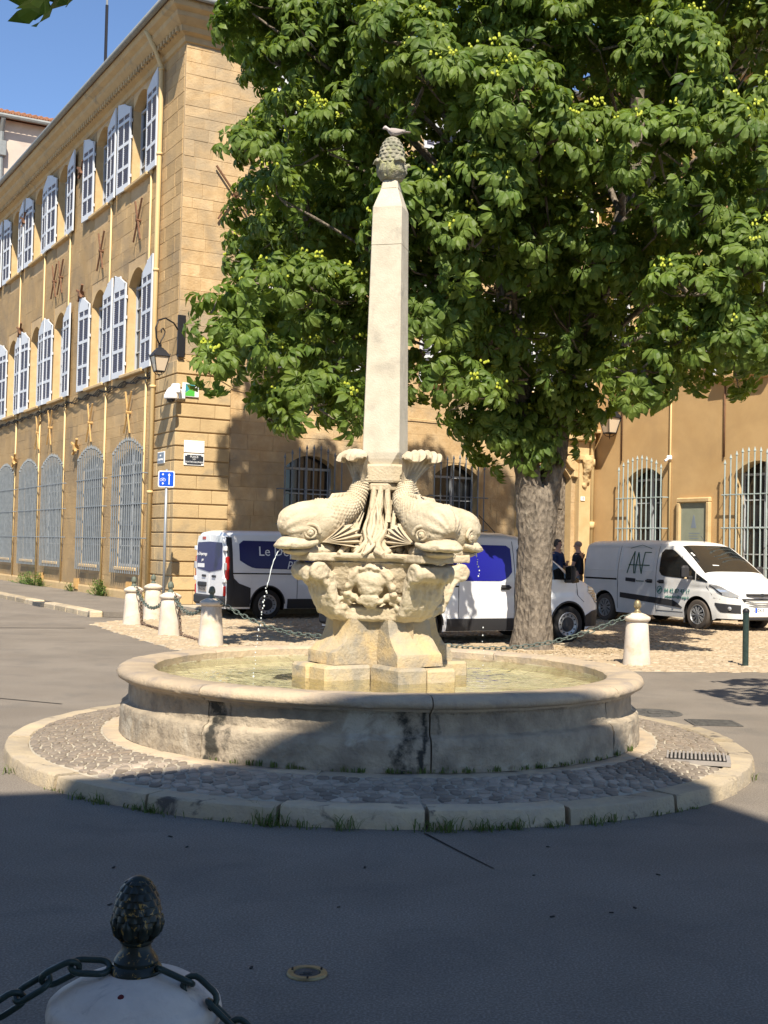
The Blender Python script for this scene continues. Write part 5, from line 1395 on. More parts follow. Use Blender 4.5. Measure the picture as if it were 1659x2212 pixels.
# ================================================================== CHESTNUT TREES
LOBES = [
(-2.24, 19, 9.97, 0.57), (-1.76, 19.5, 9.29, 0.44), (-2.24, 18, 7.48, 0.29), (-1.66, 19.5, 8.39, 0.55), (-1.72, 18.5, 6.94, 0.34), (-1.28, 20, 7, 0.64), (-2.01, 17.6, 5.4, 0.37), (-2.51, 17.2, 4.87, 0.32), (-2.29, 17.6, 4.52, 0.4), (-2.52, 17.2, 4.12, 0.23), (-1.55, 19, 5.53, 0.68), (-1.53, 18.7, 4.19, 0.6), (-1.8, 18.4, 3.54, 0.33), (-1.09, 18.6, 3.76, 0.55), (-0.7, 20, 4.84, 0.83), (-0.5, 19, 3.78, 0.37), (-1.17, 19, 9.33, 0.68), (-1.04, 18.6, 7.67, 0.67), (-1.06, 18.7, 5.48, 0.64), (-0.4, 20, 6.83, 0.83), (-0.36, 19, 8.62, 0.72), (-0.45, 18.6, 9.62, 0.63), (-1.12, 19, 10.21, 0.57), (-1.86, 19.2, 10.14, 0.51), (0.65, 18.8, 5.11, 0.74), (0.87, 18.5, 4.25, 0.4), (1.22, 18.4, 3.93, 0.42), (1.88, 20.64, 3.75, 0.55), (2.24, 20.6, 3.28, 0.36), (2.55, 20.62, 3.25, 0.26), (2.74, 20.6, 3.68, 0.51), (3.08, 20.3, 4.05, 0.44), (3.51, 20, 4.52, 0.56), (3.76, 18.12, 4.36, 0.53), (3.75, 18.02, 3.92, 0.23), (4.33, 17.8, 4.77, 0.44), (4.72, 17.6, 4.54, 0.32), (5.12, 17.6, 4.89, 0.52), (5.45, 17.5, 4.68, 0.36), (1.93, 20.68, 3.55, 0.45), (2.37, 20.7, 3.25, 0.36), (2.75, 20.66, 3.49, 0.39), (1.56, 20.48, 3.92, 0.45), (2.94, 20.44, 3.91, 0.42), (0.61, 18.6, 6.63, 0.67), (0.62, 18.4, 5.74, 0.59), (1.74, 19.12, 5.63, 0.65), (1.67, 19.8, 4.86, 0.6), (2.38, 20, 4.45, 0.53), (3.71, 19.16, 5.68, 0.69), (2.91, 19.58, 5.15, 0.66), (4.29, 17.4, 5.33, 0.59), (5.07, 17.6, 5.66, 0.63), (0.46, 18.13, 11.2, 0.68), (1.28, 18.63, 11.35, 0.65), (1.93, 18.33, 11.15, 0.66), (3.34, 18.45, 11.19, 0.56), (6.23, 19.68, 11.97, 0.66), (0.09, 17.98, 10.29, 0.52), (1.42, 17.68, 9.86, 0.68), (2.27, 18.34, 10.07, 0.68), (3.23, 17.67, 9.76, 0.65), (3.98, 18.2, 10.24, 0.7), (5.32, 18.91, 10.69, 0.73), (6.19, 19.04, 10.47, 0.63), (0.16, 17.46, 8.91, 0.67), (1.43, 18.28, 9.48, 0.66), (2.1, 17.8, 9.12, 0.55), (3.03, 17.9, 9.05, 0.5), (3.98, 17.52, 8.93, 0.64), (5.98, 18.9, 9.88, 0.54), (0.45, 17.31, 8.27, 0.66), (1.27, 17.37, 8.41, 0.51), (1.81, 17.16, 7.91, 0.62), (3.99, 17.31, 8.39, 0.62), (4.53, 17.5, 8.08, 0.48), (5.82, 17.77, 8.33, 0.56), (1.36, 17.92, 7.45, 0.66), (2.2, 17.55, 7.48, 0.62), (2.83, 17.91, 7.62, 0.51), (3.75, 17.17, 7.37, 0.67), (4.77, 17.25, 7.46, 0.59), (5.52, 17.74, 7.83, 0.5), (0.32, 18.11, 6.61, 0.72), (1.17, 17.57, 6.83, 0.61), (2.28, 18.05, 6.99, 0.61), (4.6, 17.54, 6.67, 0.5), (5.77, 18.2, 7.13, 0.6), (0.4, 18.2, 6.24, 0.71), (1.19, 17.68, 5.99, 0.49), (2.26, 18.62, 6.41, 0.69), (3.23, 18.69, 6.08, 0.58), (3.94, 17.96, 6.36, 0.51), (4.96, 17.39, 5.93, 0.57), (5.98, 18.4, 6.42, 0.52), (-2.6, 24.27, 14.09, 0.9), (-0.56, 23, 13.65, 0.96), (0.68, 22.38, 12.86, 0.84), (1.96, 23.98, 14.32, 1.09), (3.78, 21.09, 12.34, 0.97), (5.4, 22.74, 13.18, 0.94), (6.37, 21.94, 12.74, 0.96), (-2.33, 23.82, 11.94, 1.19), (-0.43, 21.81, 11.67, 0.94), (0.55, 23.38, 12.29, 1.16), (2.16, 21.34, 11.08, 0.88), (4.07, 22.46, 12.2, 0.83), (5.18, 24.46, 12.45, 1.12), (6.07, 21.81, 11.82, 1), (-2.03, 22.83, 10.65, 0.86), (-0.69, 23.65, 10.54, 0.88), (0.76, 21.9, 10.12, 1.08), (2.18, 22.41, 10.36, 1.14), (3.75, 21.51, 10.15, 0.91), (5.07, 24.09, 11.17, 0.93), (6.58, 22.42, 10.65, 1.04), (-1.76, 22.65, 9.05, 1.14), (-0.84, 23.3, 9.25, 1.1), (1.12, 23.17, 9.71, 0.97), (2.47, 23.22, 9.09, 0.84), (3.94, 24.09, 9.65, 1.1), (5.86, 24.3, 10.41, 1.14), (7.19, 24.1, 9.54, 0.9), (-1.75, 21.7, 7.43, 1.02), (-0.6, 23.81, 8.55, 0.9), (0.89, 21.89, 7.82, 0.97), (2.43, 24.38, 8.78, 0.9), (3.51, 23.93, 8.41, 1.1), (5.61, 23.36, 8.3, 0.96), (6.03, 21.1, 7.66, 0.78), (-1.94, 23.63, 7.13, 1.13), (-0.72, 23.76, 6.73, 1.16), (0.52, 22.34, 6.89, 0.96), (2.16, 22.95, 7.21, 1.16), (3.61, 22.34, 6.64, 0.95), (5.7, 23.27, 7.1, 1), (6.33, 21.27, 6.16, 1.03), (-2.31, 23.79, 5.37, 1.09), (-0.63, 21.33, 4.86, 0.97), (0.83, 23.98, 5.58, 1.15), (2.36, 21.82, 5.44, 0.93), (3.83, 24.35, 5.94, 0.91), (5.44, 22.28, 5.53, 0.91), (6.05, 21.58, 5.36, 0.92)]
def leaf_variant(seed):
    rl = random.Random(seed); V = []; Fc = []
    n = rl.choice((5, 7, 7)); pet = rl.uniform(.10, .16)
    def tri(*p):
        k = len(V); V.extend(p); Fc.append((k, k + 1, k + 2))
    # petiole
    e = Vector((pet, 0, .02)); tri(Vector((0, .004, 0)), Vector((0, -.004, 0)), e)
    for i in range(n):
        t = -1 + 2 * i / (n - 1); a = t * rad(100) + rl.uniform(-.1, .1); L = (.215 - .085 * abs(t) ** 1.5) * rl.uniform(.9, 1.08); w = L * .20
        dr = rl.uniform(.55, 1.1) ; d = Vector((math.cos(a), math.sin(a), 0)); sd_ = Vector((-d.y, d.x, 0)); fold = .30; tw = rl.uniform(-.3, .3)
        def C(s): return e + d * (L * s * math.cos(dr * s)) + Vector((0, 0, -L * s * math.sin(dr * s * .9) + .012))
        def E_(s, wd, sg): return C(s) + sd_ * (sg * wd) + Vector((0, 0, fold * wd + sg * wd * tw))
        c0, c1_, c2_, c3_ = C(.04), C(.45), C(.76), C(1.0)
        for sg in (1, -1):
            l1, l2 = E_(.42, w * .72, sg), E_(.72, w, sg)
            tri(c0, l1, c1_); tri(c1_, l1, l2); tri(c1_, l2, c2_); tri(c2_, l2, c3_)
    return np.array([tuple(v) for v in V]), np.array(Fc)
LV = [leaf_variant(s) for s in range(6)]
def tri_mesh(name, V, Fc, mat_):
    me = bpy.data.meshes.new(name); me.vertices.add(len(V)); me.vertices.foreach_set('co', np.asarray(V, dtype=np.float32).ravel())
    me.loops.add(len(Fc) * 3); me.polygons.add(len(Fc)); me.polygons.foreach_set('loop_start', np.arange(len(Fc), dtype=np.int32) * 3)
    me.loops.foreach_set('vertex_index', np.asarray(Fc, dtype=np.int32).ravel()); me.materials.append(mat_); me.update(calc_edges=True); return me
LM = [tri_mesh('leaf', v_, f_, m_leaf) for v_, f_ in LV]
def rosette(c, axis, rs, n, spread):
    """matrices of the compound leaves round one shoot tip"""
    out = []; axis = axis.normalized(); b1 = axis.cross(Vector((.3, .2, 1))).normalized(); b2 = axis.cross(b1); a0 = rs.random() * 6.28
    for i in range(n):
        a = a0 + 2 * PI * i / n + rs.uniform(-.35, .35); dirn = (b1 * math.cos(a) + b2 * math.sin(a)) * spread + axis * rs.uniform(.15, .75)
        dirn.z -= .28; dirn.normalize(); up = (Vector((0, 0, 1)) * .5 + axis * .95 + Vector((rs.uniform(-.3, .3), rs.uniform(-.3, .3), 0))); y = up.cross(dirn).normalized(); z = dirn.cross(y)
        s = rs.uniform(.95, 1.42); m_ = Matrix.Identity(4)
        for k in range(3): m_[k][0] = dirn[k] * s; m_[k][1] = y[k] * s; m_[k][2] = z[k] * s; m_[k][3] = c[k] + dirn[k] * .02
        out.append((rs.randrange(6), m_))
    return out
def in_view(p):
    d = Vector(p) - Vector((0, 0, EYE)); z = d.dot(fw)
    return z > 0 and abs(d.dot(rr) / z) < .32 and abs(d.dot(uu) / z) < .425
def make_tree(name, label, base, lobes, trunk, limbs, seed, dens, keep, fruits=True):
    t = thing(name, label, 'tree', base); rs = random.Random(seed); B = Vector(base); leaves = []; fr = MB(); tw = MB()
    ctr = sum((Vector(l[:3]) for l in lobes), Vector()) / len(lobes)
    for (x, y, z, r) in lobes:
        r *= 1.08; c = Vector((x, y, z)); n = max(4, int(dens * r * r))
        for i in range(n):
            q = Vector((rs.gauss(0, 1), rs.gauss(0, 1), rs.gauss(0, 1) + .35)).normalized(); rad_ = r * rs.uniform(.62, 1.0) ** .6
            if q.z < -.55 and rs.random() < .5: q.z *= -.6
            p = c + Vector((q.x * rad_, q.y * rad_, q.z * rad_ * .85)); ax = (q * .8 + (c - ctr).normalized() * .35 + Vector((0, 0, .55)))
            leaves += [(p, k, m_) for k, m_ in rosette(p, ax, rs, rs.randint(5, 7), rs.uniform(.8, 1.1))]
            if rs.random() < .3: tw.tube([c - B + (p - c) * .15, c - B + (p - c) * .6 + Vector((0, 0, -.05)), p - B], [.022, .014, .007], 4)
            if fruits and q.z > -.1 and rs.random() < .55:
                for _ in range(rs.randint(4, 8)):
                    o = Vector((rs.uniform(-.08, .08), rs.uniform(-.08, .08), rs.uniform(.02, .12))) + ax.normalized() * .12; fr.ell(p - B + o, (.023, .023, .026), 5, 3)
    # trunk and limbs
    t_m = MB()
    for pts in trunk[:1]:
        P = []; sp_ = spline(pts, 64)
        for (x, y, z, r) in sp_:
            row = []
            for k in range(57):
                a = 2 * PI * k / 56; n_ = mnoise.noise(Vector((math.cos(a) * 3.0, math.sin(a) * 3.0, z * 1.3 + seed))) * .045 + mnoise.noise(Vector((math.cos(a) * 9, math.sin(a) * 9, z * 3.0))) * .018 + .012 * mnoise.noise(Vector((math.cos(a) * 22, math.sin(a) * 22, z * 8)))
                fl = 1 + .03 * math.cos(5 * a + 1) * max(0, 1 - z / .6); rr2 = r * fl + n_ * min(1, r / .3); row.append(Vector((x - B.x + rr2 * math.cos(a), y - B.y + rr2 * math.sin(a), z)))
            P.append(row)
        t_m.grid(P)
    tr = t_m.build('trunk', m_bark, t, smooth=True, fix=True)
    for i, pts in enumerate(limbs):
        big = pts[0][3] > .15; m = MB(); sp_ = spline(pts, 60 if big else 16); m.tube([(p[0] - B.x, p[1] - B.y, p[2]) for p in sp_], [max(.010, p[3] + .015 * mnoise.noise(Vector(p[:3]) * 2)) for p in sp_], 30 if big else 8); lo_ = m.build('limb', m_bark, t, smooth=True)
        if big: rough(lo_.data, .035, 7)
    tag(tw.build('twigs', m_bark, t), kind='stuff')
    leaves_v = [l for l in leaves]
    leaves_v.sort(key=lambda l: (0 if in_view(l[0]) else 1, (l[0] - Vector((0, 0, EYE))).length))
    for p, k, m_ in leaves_v[:keep]:
        q = m_.copy(); q.translation = m_.translation - B; link('leaf', LM[k], t, q)
    rest = leaves_v[keep:]
    if rest:
        Vs, Fs, off = [], [], 0
        for k in range(6):
            ms_ = [m_ for p, kk, m_ in rest if kk == k]
            if not ms_: continue
            A = np.array([[list(r_) for r_ in m_] for m_ in ms_]); v_, f_ = LV[k]
            vv = np.einsum('nij,vj->nvi', A[:, :3, :3], v_) + (A[:, None, :3, 3] - np.array(B)[None, None, :])
            Vs.append(vv.reshape(-1, 3)); ff = (f_[None] + (np.arange(len(ms_)) * len(v_))[:, None, None] + off).reshape(-1, 3); Fs.append(ff); off += len(ms_) * len(v_)
        tag(link('foliage', tri_mesh('foliage', np.concatenate(Vs), np.concatenate(Fs), m_leaf), t), kind='stuff')
    if fruits: tag(fr.build('fruit_clusters', m_fruit, t), kind='stuff')
    return t
rt_ = random.Random(12)
for i in range(46):                                       # upper crown, above the frame
    zz = rt_.uniform(11.8, 16.2); w = 1 - ((zz - 11) / 7) ** 2
    LOBES.append((2.3 + rt_.uniform(-5.6, 5.6) * w, 21.3 + rt_.uniform(-2.6, 2.6), zz, rt_.uniform(.85, 1.15)))
TB = (2.53, 20.72, 0)
limbs = []
fork = [(2.42, 20.66, 2.35), (2.80, 20.75, 2.35)]
rl = random.Random(4)
limbs.append([(2.52, 20.68, 1.5, .20), (2.46, 20.66, 2.3, .23), (2.38, 20.6, 3.1, .22), (2.2, 20.7, 4.6, .22), (1.9, 20.8, 7.0, .16), (1.6, 20.9, 10.5, .06)])
limbs.append([(2.64, 20.72, 1.5, .19), (2.73, 20.73, 2.3, .21), (2.84, 20.75, 3.1, .20), (3.15, 20.9, 4.8, .19), (4.0, 21.0, 7.4, .14), (4.4, 21.2, 11, .05)])
for i, L in enumerate(LOBES):
    if i % 4 != 0: continue
    c = Vector(L[:3]); left = c.x < 2.4
    if c.z < 5.2 or i >= 144: continue
    st = Vector((2.2, 20.7, 4.6)) if left else Vector((3.15, 20.9, 4.8))
    if c.z > 7.5: st = Vector((1.9, 20.8, 7.0)) if left else Vector((4.0, 21.0, 7.4))
    if c.z < 4.0: st = Vector((2.36, 20.6, 3.2)) if left else Vector((2.95, 20.75, 3.2))
    mid = (st + c) / 2 + Vector((rl.uniform(-.3, .3), rl.uniform(-.3, .3), .35 + rl.uniform(-.2, .3)))
    limbs.append([(*st, .07), (*(st * .7 + mid * .3), .055), (*mid, .035), (*c, .012)])
make_tree('chestnut_tree', 'large leafy chestnut tree with yellow-green fruit clusters rising behind the fountain', TB, LOBES,
    [[(2.53, 20.72, -.05, .40), (2.53, 20.72, .12, .345), (2.54, 20.72, .5, .31), (2.55, 20.71, 1.1, .288), (2.57, 20.70, 1.7, .292), (2.59, 20.70, 2.1, .31), (2.61, 20.70, 2.45, .30), (2.62, 20.7, 2.7, .22), (2.62, 20.7, 2.85, .05)]], limbs, 1, 44.0, 300)
# second tree outside the frame on the right, whose dappled shade falls on the road and the ochre wall
lob2 = [(7.2, 9.8, 6.2, 1.3), (6.0, 10.6, 5.4, 1.0), (4.75, 10.2, 4.9, .6), (4.7, 11.2, 4.4, .5), (5.0, 9.4, 5.3, .7), (5.3, 12.2, 4.2, .6), (6.8, 11.2, 5.6, 1.0), (8.4, 10.4, 5.8, 1.3), (7.2, 8.6, 6.0, 1.2), (6.2, 11.9, 4.7, .8)]
make_tree('chestnut_tree', 'chestnut tree standing past the right edge that casts leafy shade on the road', (7.6, 9.6, 0), lob2,
    [[(7.6, 9.6, -.05, .34), (7.6, 9.6, 1.0, .26), (7.55, 9.65, 3.2, .22), (7.4, 9.7, 4.6, .16), (7.3, 9.8, 5.6, .1)]], [[(7.5, 9.7, 3.6, .13), (6.8, 10.1, 4.6, .10), (5.6, 10.4, 5.0, .03)], [(7.5, 9.7, 4.0, .13), (8.0, 10.0, 5.0, .09), (8.5, 10.3, 5.8, .03)]], 2, 15.0, 0, False)
# a leaf of the tree hanging into the top left corner
t = thing('overhanging_branch', 'dark leafy branch end hanging into the top left corner of the view', 'branch', (-3.2, 4.0, 3.9))
m = MB(); m.tube([(0, 0, 0), (.9, .1, .05), (1.7, .15, -.12), (2.03, .15, -.22)], [.03, .02, .012, .006], 6); m.build('twig', m_bark, t)
rs = random.Random(9)
for c, n in (((1.98, .15, -.22), 7), ((1.76, .10, -.15), 5)):
    for k, m_ in rosette(Vector(c), Vector((.5, 0, -.6)), rs, n, .9): link('leaf', LM[k], t, m_ @ Matrix.Scale(.72, 4))
# ================================================================== BOLLARDS AND CHAINS
def bollard(label, loc, s=1.0, near=False, fin=m_verd):
    t = thing('bollard', label, 'bollard', loc, R.uniform(0, 6), 'chained stone bollards'); ms = m_fbol if near else m_bol
    n = 64 if near else 28
    m = MB(); m.lathe([(.205, -.01), (.203, .02), (.197, .10), (.178, .40), (.160, .635), (.152, .645)], n); o = m.build('post', ms, t, auto=40)
    m = MB(); m.lathe([(.150, .643), (.165, .647), (.172, .655), (.185, .662), (.193, .678), (.195, .695), (.191, .712), (.181, .721), (.170, .723), (.163, .731), (.125, .752), (.07, .771), (.03, .775), (0, .776)], n); m.build('cap', ms, t, auto=50)
    m = MB(); m.lathe([(.0, .770), (.058, .770), (.060, .776), (.056, .784), (.049, .789), (.050, .796), (.043, .806), (.034, .816), (.032, .828), (.037, .832), (.037, .838), (.032, .842), (0, .843)], 32 if near else 12); b = m.build('finial_base', m_bronze if near else fin, t, auto=40)
    P = []; nu, nv = (110, 144) if near else (18, 24)
    for i in range(nu + 1):
        u = i / nu; z = .838 + .128 * u; r = .052 * math.sqrt(max(0, 1 - ((u - .30) / .70) ** 2)) if u > .30 else .034 + .018 * math.sin(u / .30 * PI / 2); row = []
        for k in range(nv + 1):
            a = 2 * PI * k / nv; ii = u * 9.0; kk = k / nv * 12 + (.5 if int(ii) % 2 else 0); fx = ii - int(ii); fy = kk - int(kk) - .5
            e = fx * .9 + 3.6 * fy * fy; d = .0048 * (1 - min(1, e)) * (1 if .12 < u < .93 else 0); row.append(Vector(((r + d) * math.cos(a), (r + d) * math.sin(a), z)))
        P.append(row)
    m = MB(); m.grid(P); m.build('pine_cone', m_bronze if near else fin, t, smooth=True, fix=True)
    if near:
        m = MB()
        for k in range(9):
            a = 2 * PI * k / 9; c, s_ = math.cos(a), math.sin(a)
            m.tube([(.034 * c, .034 * s_, .842), (.046 * c, .046 * s_, .856), (.0525 * c, .0525 * s_, .872), (.0555 * c, .0555 * s_, .886)], [.008, .012, .010, .003], 7)
        m.build('calyx', m_bronze, t, smooth=True)
    else:
        m = MB()
        for k in range(7):
            a = 2 * PI * k / 7; m.ell((.047 * math.cos(a), .047 * math.sin(a), .866), (.012, .012, .02), 5, 4)
        m.build('calyx', fin, t)
    return t
bol = {}
for key, lab, loc, fin in (
    ('a', 'white stone bollard at the street kerb, the leftmost, a chain hanging down its front', (-4.944, 24.463, 0), m_verd),
    ('b', 'white stone bollard set farthest back, close to the blue sign post', (-4.90, 26.30, 0), m_verd),
    ('c', 'white stone bollard with a chain hanging down its right side, below the blue sign', (-3.766, 21.88, 0), m_verd),
    ('d', 'white stone bollard in front of the rear doors of the navy-windowed van', (-2.755, 19.902, 0), m_verd),
    ('e', 'stone bollard with golden pine-cone top right of the tree, before the lettered van', (3.778, 18.166, 0), m_brass)):
    bol[key] = bollard(lab, loc, fin=fin)
nb = bollard('large shaded bollard with dark pine-cone finial in the near left foreground', (-.487, 2.54, 0), near=True); nb.scale = (.91, .91, 1)
m = MB(); m.ell((0, 0, 0), (.0075, .002, .011), 8, 6); m.ell((.001, -.001, -.012), (.004, .002, .008), 6, 4)
spot = m.build('paint_spot', m_redspot, None); spot.location = (-.495, 2.433, .753); spot.rotation_euler = (-.95, 0, 0); tag(spot, 'small dark red paint drip on the cap of the near bollard', 'paint spot')

def link_mesh(L, Wd, r, n, mt):
    m = MB(); pts = []
    h = L / 2 - Wd / 2
    for i in range(n // 2 + 1):
        a = -PI / 2 + PI * i / (n // 2); pts.append((h + Wd / 2 * math.cos(a), Wd / 2 * math.sin(a), 0))
    for i in range(n // 2 + 1):
        a = PI / 2 + PI * i / (n // 2); pts.append((-h + Wd / 2 * math.cos(a), Wd / 2 * math.sin(a), 0))
    m.tube(pts, r, 6 if n < 12 else 8, closed=True); return m.mesh('link', mt, smooth=True)
LKf = link_mesh(.105, .062, .0085, 8, m_chain); LKr = link_mesh(.085, .05, .0075, 8, m_chainr); LKn = link_mesh(.078, .040, .0066, 14, m_dgreen)
def chain(label, pts, lk, pitch, wob=.25, seed=1):
    pts = [Vector(p) for p in pts]; t = thing('chain', label, 'chain', pts[0], 0, 'chains between the bollards'); rs = random.Random(seed)
    # resample
    D = [0]
    for p, q in zip(pts, pts[1:]): D.append(D[-1] + (q - p).length)
    n = int(D[-1] / pitch)
    def at(s):
        for i in range(len(D) - 1):
            if s <= D[i + 1]: f = (s - D[i]) / (D[i + 1] - D[i]); return pts[i].lerp(pts[i + 1], f)
        return pts[-1]
    for i in range(n):
        a, b = at(i * pitch), at(min(D[-1], (i + 1) * pitch)); c = (a + b) / 2; d = (b - a).normalized()
        side = d.cross(Vector((0, 0, 1))); side = side.normalized() if side.length > .05 else Vector((1, 0, 0)); up = side.cross(d)
        an = (PI / 2 if i % 2 else 0) + PI / 4 * (.6 if wob else 0) + rs.uniform(-wob, wob); y = side * math.cos(an) + up * math.sin(an); z = d.cross(y); m_ = Matrix.Identity(4)
        for k in range(3): m_[k][0] = d[k]; m_[k][1] = y[k]; m_[k][2] = z[k]; m_[k][3] = c[k] - pts[0][k]
        link('link', lk, t, m_)
    return t
def cat_(p, q, sag, n=24):
    p, q = Vector(p), Vector(q); return [p.lerp(q, i / n) - Vector((0, 0, sag * 4 * (i / n) * (1 - i / n))) for i in range(n + 1)]
E1 = .775
chain('chain from the bollard before the van doors dipping behind the fountain pedestal', cat_((-2.70, 19.85, E1), (-.05, 18.75, .45), .34), LKf, .083, seed=2)
chain('chain hanging low past the tree foot and rising to the golden-topped bollard', cat_((-.05, 18.75, .45), (3.72, 18.12, E1), .43), LKf, .083, seed=3)
chain('dark chain drooping between the two leftmost bollards by the kerb', cat_((-4.90, 24.40, E1), (-3.80, 22.0, E1), .36), LKf, .083, seed=4)
chain('chain drooping from the middle bollard to the one before the van doors', cat_((-3.72, 21.85, E1), (-2.80, 19.98, E1), .32), LKf, .083, seed=5)
gx = lambda x, y: (x, y, .035)
chain('rusty chain hanging straight down the leftmost bollard and lying on the ground', [(-4.84, 24.30, .76), (-4.76, 24.25, .66), (-4.74, 24.22, .3), (-4.72, 24.18, .06), gx(-4.60, 24.0), gx(-4.25, 23.2), gx(-4.0, 22.6)], LKr, .068, seed=6)
chain('rusty chain hanging straight down the middle bollard and trailing on the cobbles', [(-3.66, 21.70, .76), (-3.58, 21.66, .66), (-3.55, 21.64, .3), (-3.53, 21.62, .06), gx(-3.42, 21.45), gx(-3.1, 20.7), gx(-2.9, 20.2)], LKr, .068, seed=7)
chain('heavy dark chain running from the near bollard to the left edge', [(-.545, 2.52, .785), (-.60, 2.51, .792), (-.68, 2.50, .752), (-.80, 2.49, .672), (-.95, 2.48, .58), (-1.15, 2.47, .50)], LKn, .062, .12, 8)
chain('heavy dark chain running from the near bollard down to the right', [(-.43, 2.52, .782), (-.385, 2.51, .772), (-.31, 2.49, .715), (-.20, 2.46, .625), (-.05, 2.43, .53), (.15, 2.40, .45)], LKn, .062, .12, 9)

# dark post on the right
t = thing('post', 'slim dark green metal post by the right edge of the cobbles', 'post', (5.437, 18.343, 0))
m = MB(); m.lathe([(.065, 0), (.065, .01), (.045, .014), (.045, .78), (.050, .785), (.050, .80), (.044, .805)], 20); m.build('shaft', m_dgreen, t, auto=40)
m = MB(); m.lathe([(.050, .805), (.052, .82), (.048, .845), (.03, .865), (0, .872)], 20); m.build('knob', m_black, t, auto=40)
# ================================================================== SIGNS AND LAMPS
sg = thing('cycle_sign', 'square blue contraflow cycle lane sign on a grey pole by the building corner', 'road sign', (-5.04, 28.3, 0), rad(3))
m = MB(); m.tube([(0, .03, 0), (0, .03, 3.35)], .032, 12); m.build('pole', m_galv, sg, smooth=True)
m = MB(); m.prism([(-.19 + .03, -.19), (.19 - .03, -.19), (.19, -.16), (.19, .16), (.16, .19), (-.16, .19), (-.19, .16), (-.19, -.16)], -.02, -.005, lambda u, v_, h: (u, h, v_ + 3.12)); m.build('sign_back', m_sign, sg)
m = MB(); m.prism([(-.145, -.165), (.145, -.165), (.165, -.145), (.165, .145), (.145, .165), (-.145, .165), (-.165, .145), (-.165, -.145)], -.026, -.019, lambda u, v_, h: (u, h, v_ + 3.12)); pn = m.build('sign_panel', m_signb, sg)
m = MB(); f_ = lambda u, v_, h: (u, h, v_ + 3.12)
m.prism([(.055, -.13), (.075, -.13), (.075, .09), (.055, .09)], -.029, -.025, f_); m.prism([(.035, .08), (.095, .08), (.065, .135)], -.0292, -.0252, f_)
m.prism([(-.09, -.08), (-.065, -.08), (-.065, -.10), (-.05, -.10), (-.0775, -.135), (-.105, -.10), (-.09, -.10)], -.029, -.025, f_); m.prism([(-.088, .085), (-.068, .085), (-.068, .10), (-.05, .10), (-.078, .135), (-.105, .10), (-.088, .10)], -.029, -.025, f_)
for c in (-.115, -.045):
    m.tube([(c + .028 * math.cos(a), -.026, 3.12 - .022 + .028 * math.sin(a)) for a in np.linspace(0, 2 * PI, 14)[:-1]], .0045, 5, closed=True)
for p, q in (((-.115, -.022), (-.095, .018)), ((-.095, .018), (-.058, .018)), ((-.058, .018), (-.045, -.022)), ((-.115, -.022), (-.080, -.022)), ((-.080, -.022), (-.058, .018)), ((-.062, .03), (-.05, .03)), ((-.10, .028), (-.088, .028))):
    m.bar((p[0], -.026, 3.12 + p[1]), (q[0], -.026, 3.12 + q[1]), .006, .004)
m.build('pictogram', m_twhite, pn)

def wall_sign(name, lab, cat, lx, lz, w, h, mt, side=2, border=None, lines=(), tm=None, ly=0.0):
    o = T(lx, -.055, lz) if side == 2 else T(-.055, ly, lz)
    t = thing(name, lab, cat, o, TH if side == 2 else TH - PI / 2)
    m = MB(); m.box((0, 0, 0), (w, .025, h), ch=.008); m.build('sign_plate', border or mt, t)
    if border: 
        m = MB(); c = .05; a, b = w / 2 - .025, h / 2 - .025
        m.prism([(-a + c, -b), (a - c, -b), (a - c, -b + c * .6), (a, -b + c * .6), (a, b - c * .6), (a - c, b - c * .6), (a - c, b), (-a + c, b), (-a + c, b - c * .6), (-a, b - c * .6), (-a, -b + c * .6), (-a + c, -b + c * .6)] if side == 2 else [(-a, -b), (a, -b), (a, b), (-a, b)], -.018, -.010, lambda u, v_, h_: (u, h_, v_)); m.build('sign_field', mt, t)
    for s_, sz, z in lines: text(s_, sz, tm, t, frame((0, -.020, z), (1, 0, 0), (0, 0, 1)), ext=.002)
    m = MB()
    for x in (-w / 2 + .03, w / 2 - .03):
        for z in (-h / 2 + .03, h / 2 - .03): m.tube([(x, -.012, z), (x, -.018, z)], .009, 8)
    m.build('screw', m_galv, t); return t
wall_sign('blank_sign', 'blank white rectangular sign screwed to the corner stones above the street nameplate', 'sign', .46, 4.03, .53, .30, m_sign)
wall_sign('street_nameplate', 'dark street nameplate with pale lettering and white border under the blank sign', 'street sign', .46, 3.71, .53, .29, m_signk, border=m_sign, lines=(('PLACE', .075, .07), ('DES', .045, .01), ('QUATRE DAUPHINS', .055, -.06)), tm=m_twhite)
wall_sign('street_nameplate', 'small blue-grey street nameplate facing the street, left of the corner', 'street sign', 0, 3.78, .52, .30, m_signg, side=1, border=m_sign, lines=(('RUE', .06, .05), ('CARDINALE', .075, -.05)), tm=m_twhite, ly=.88)

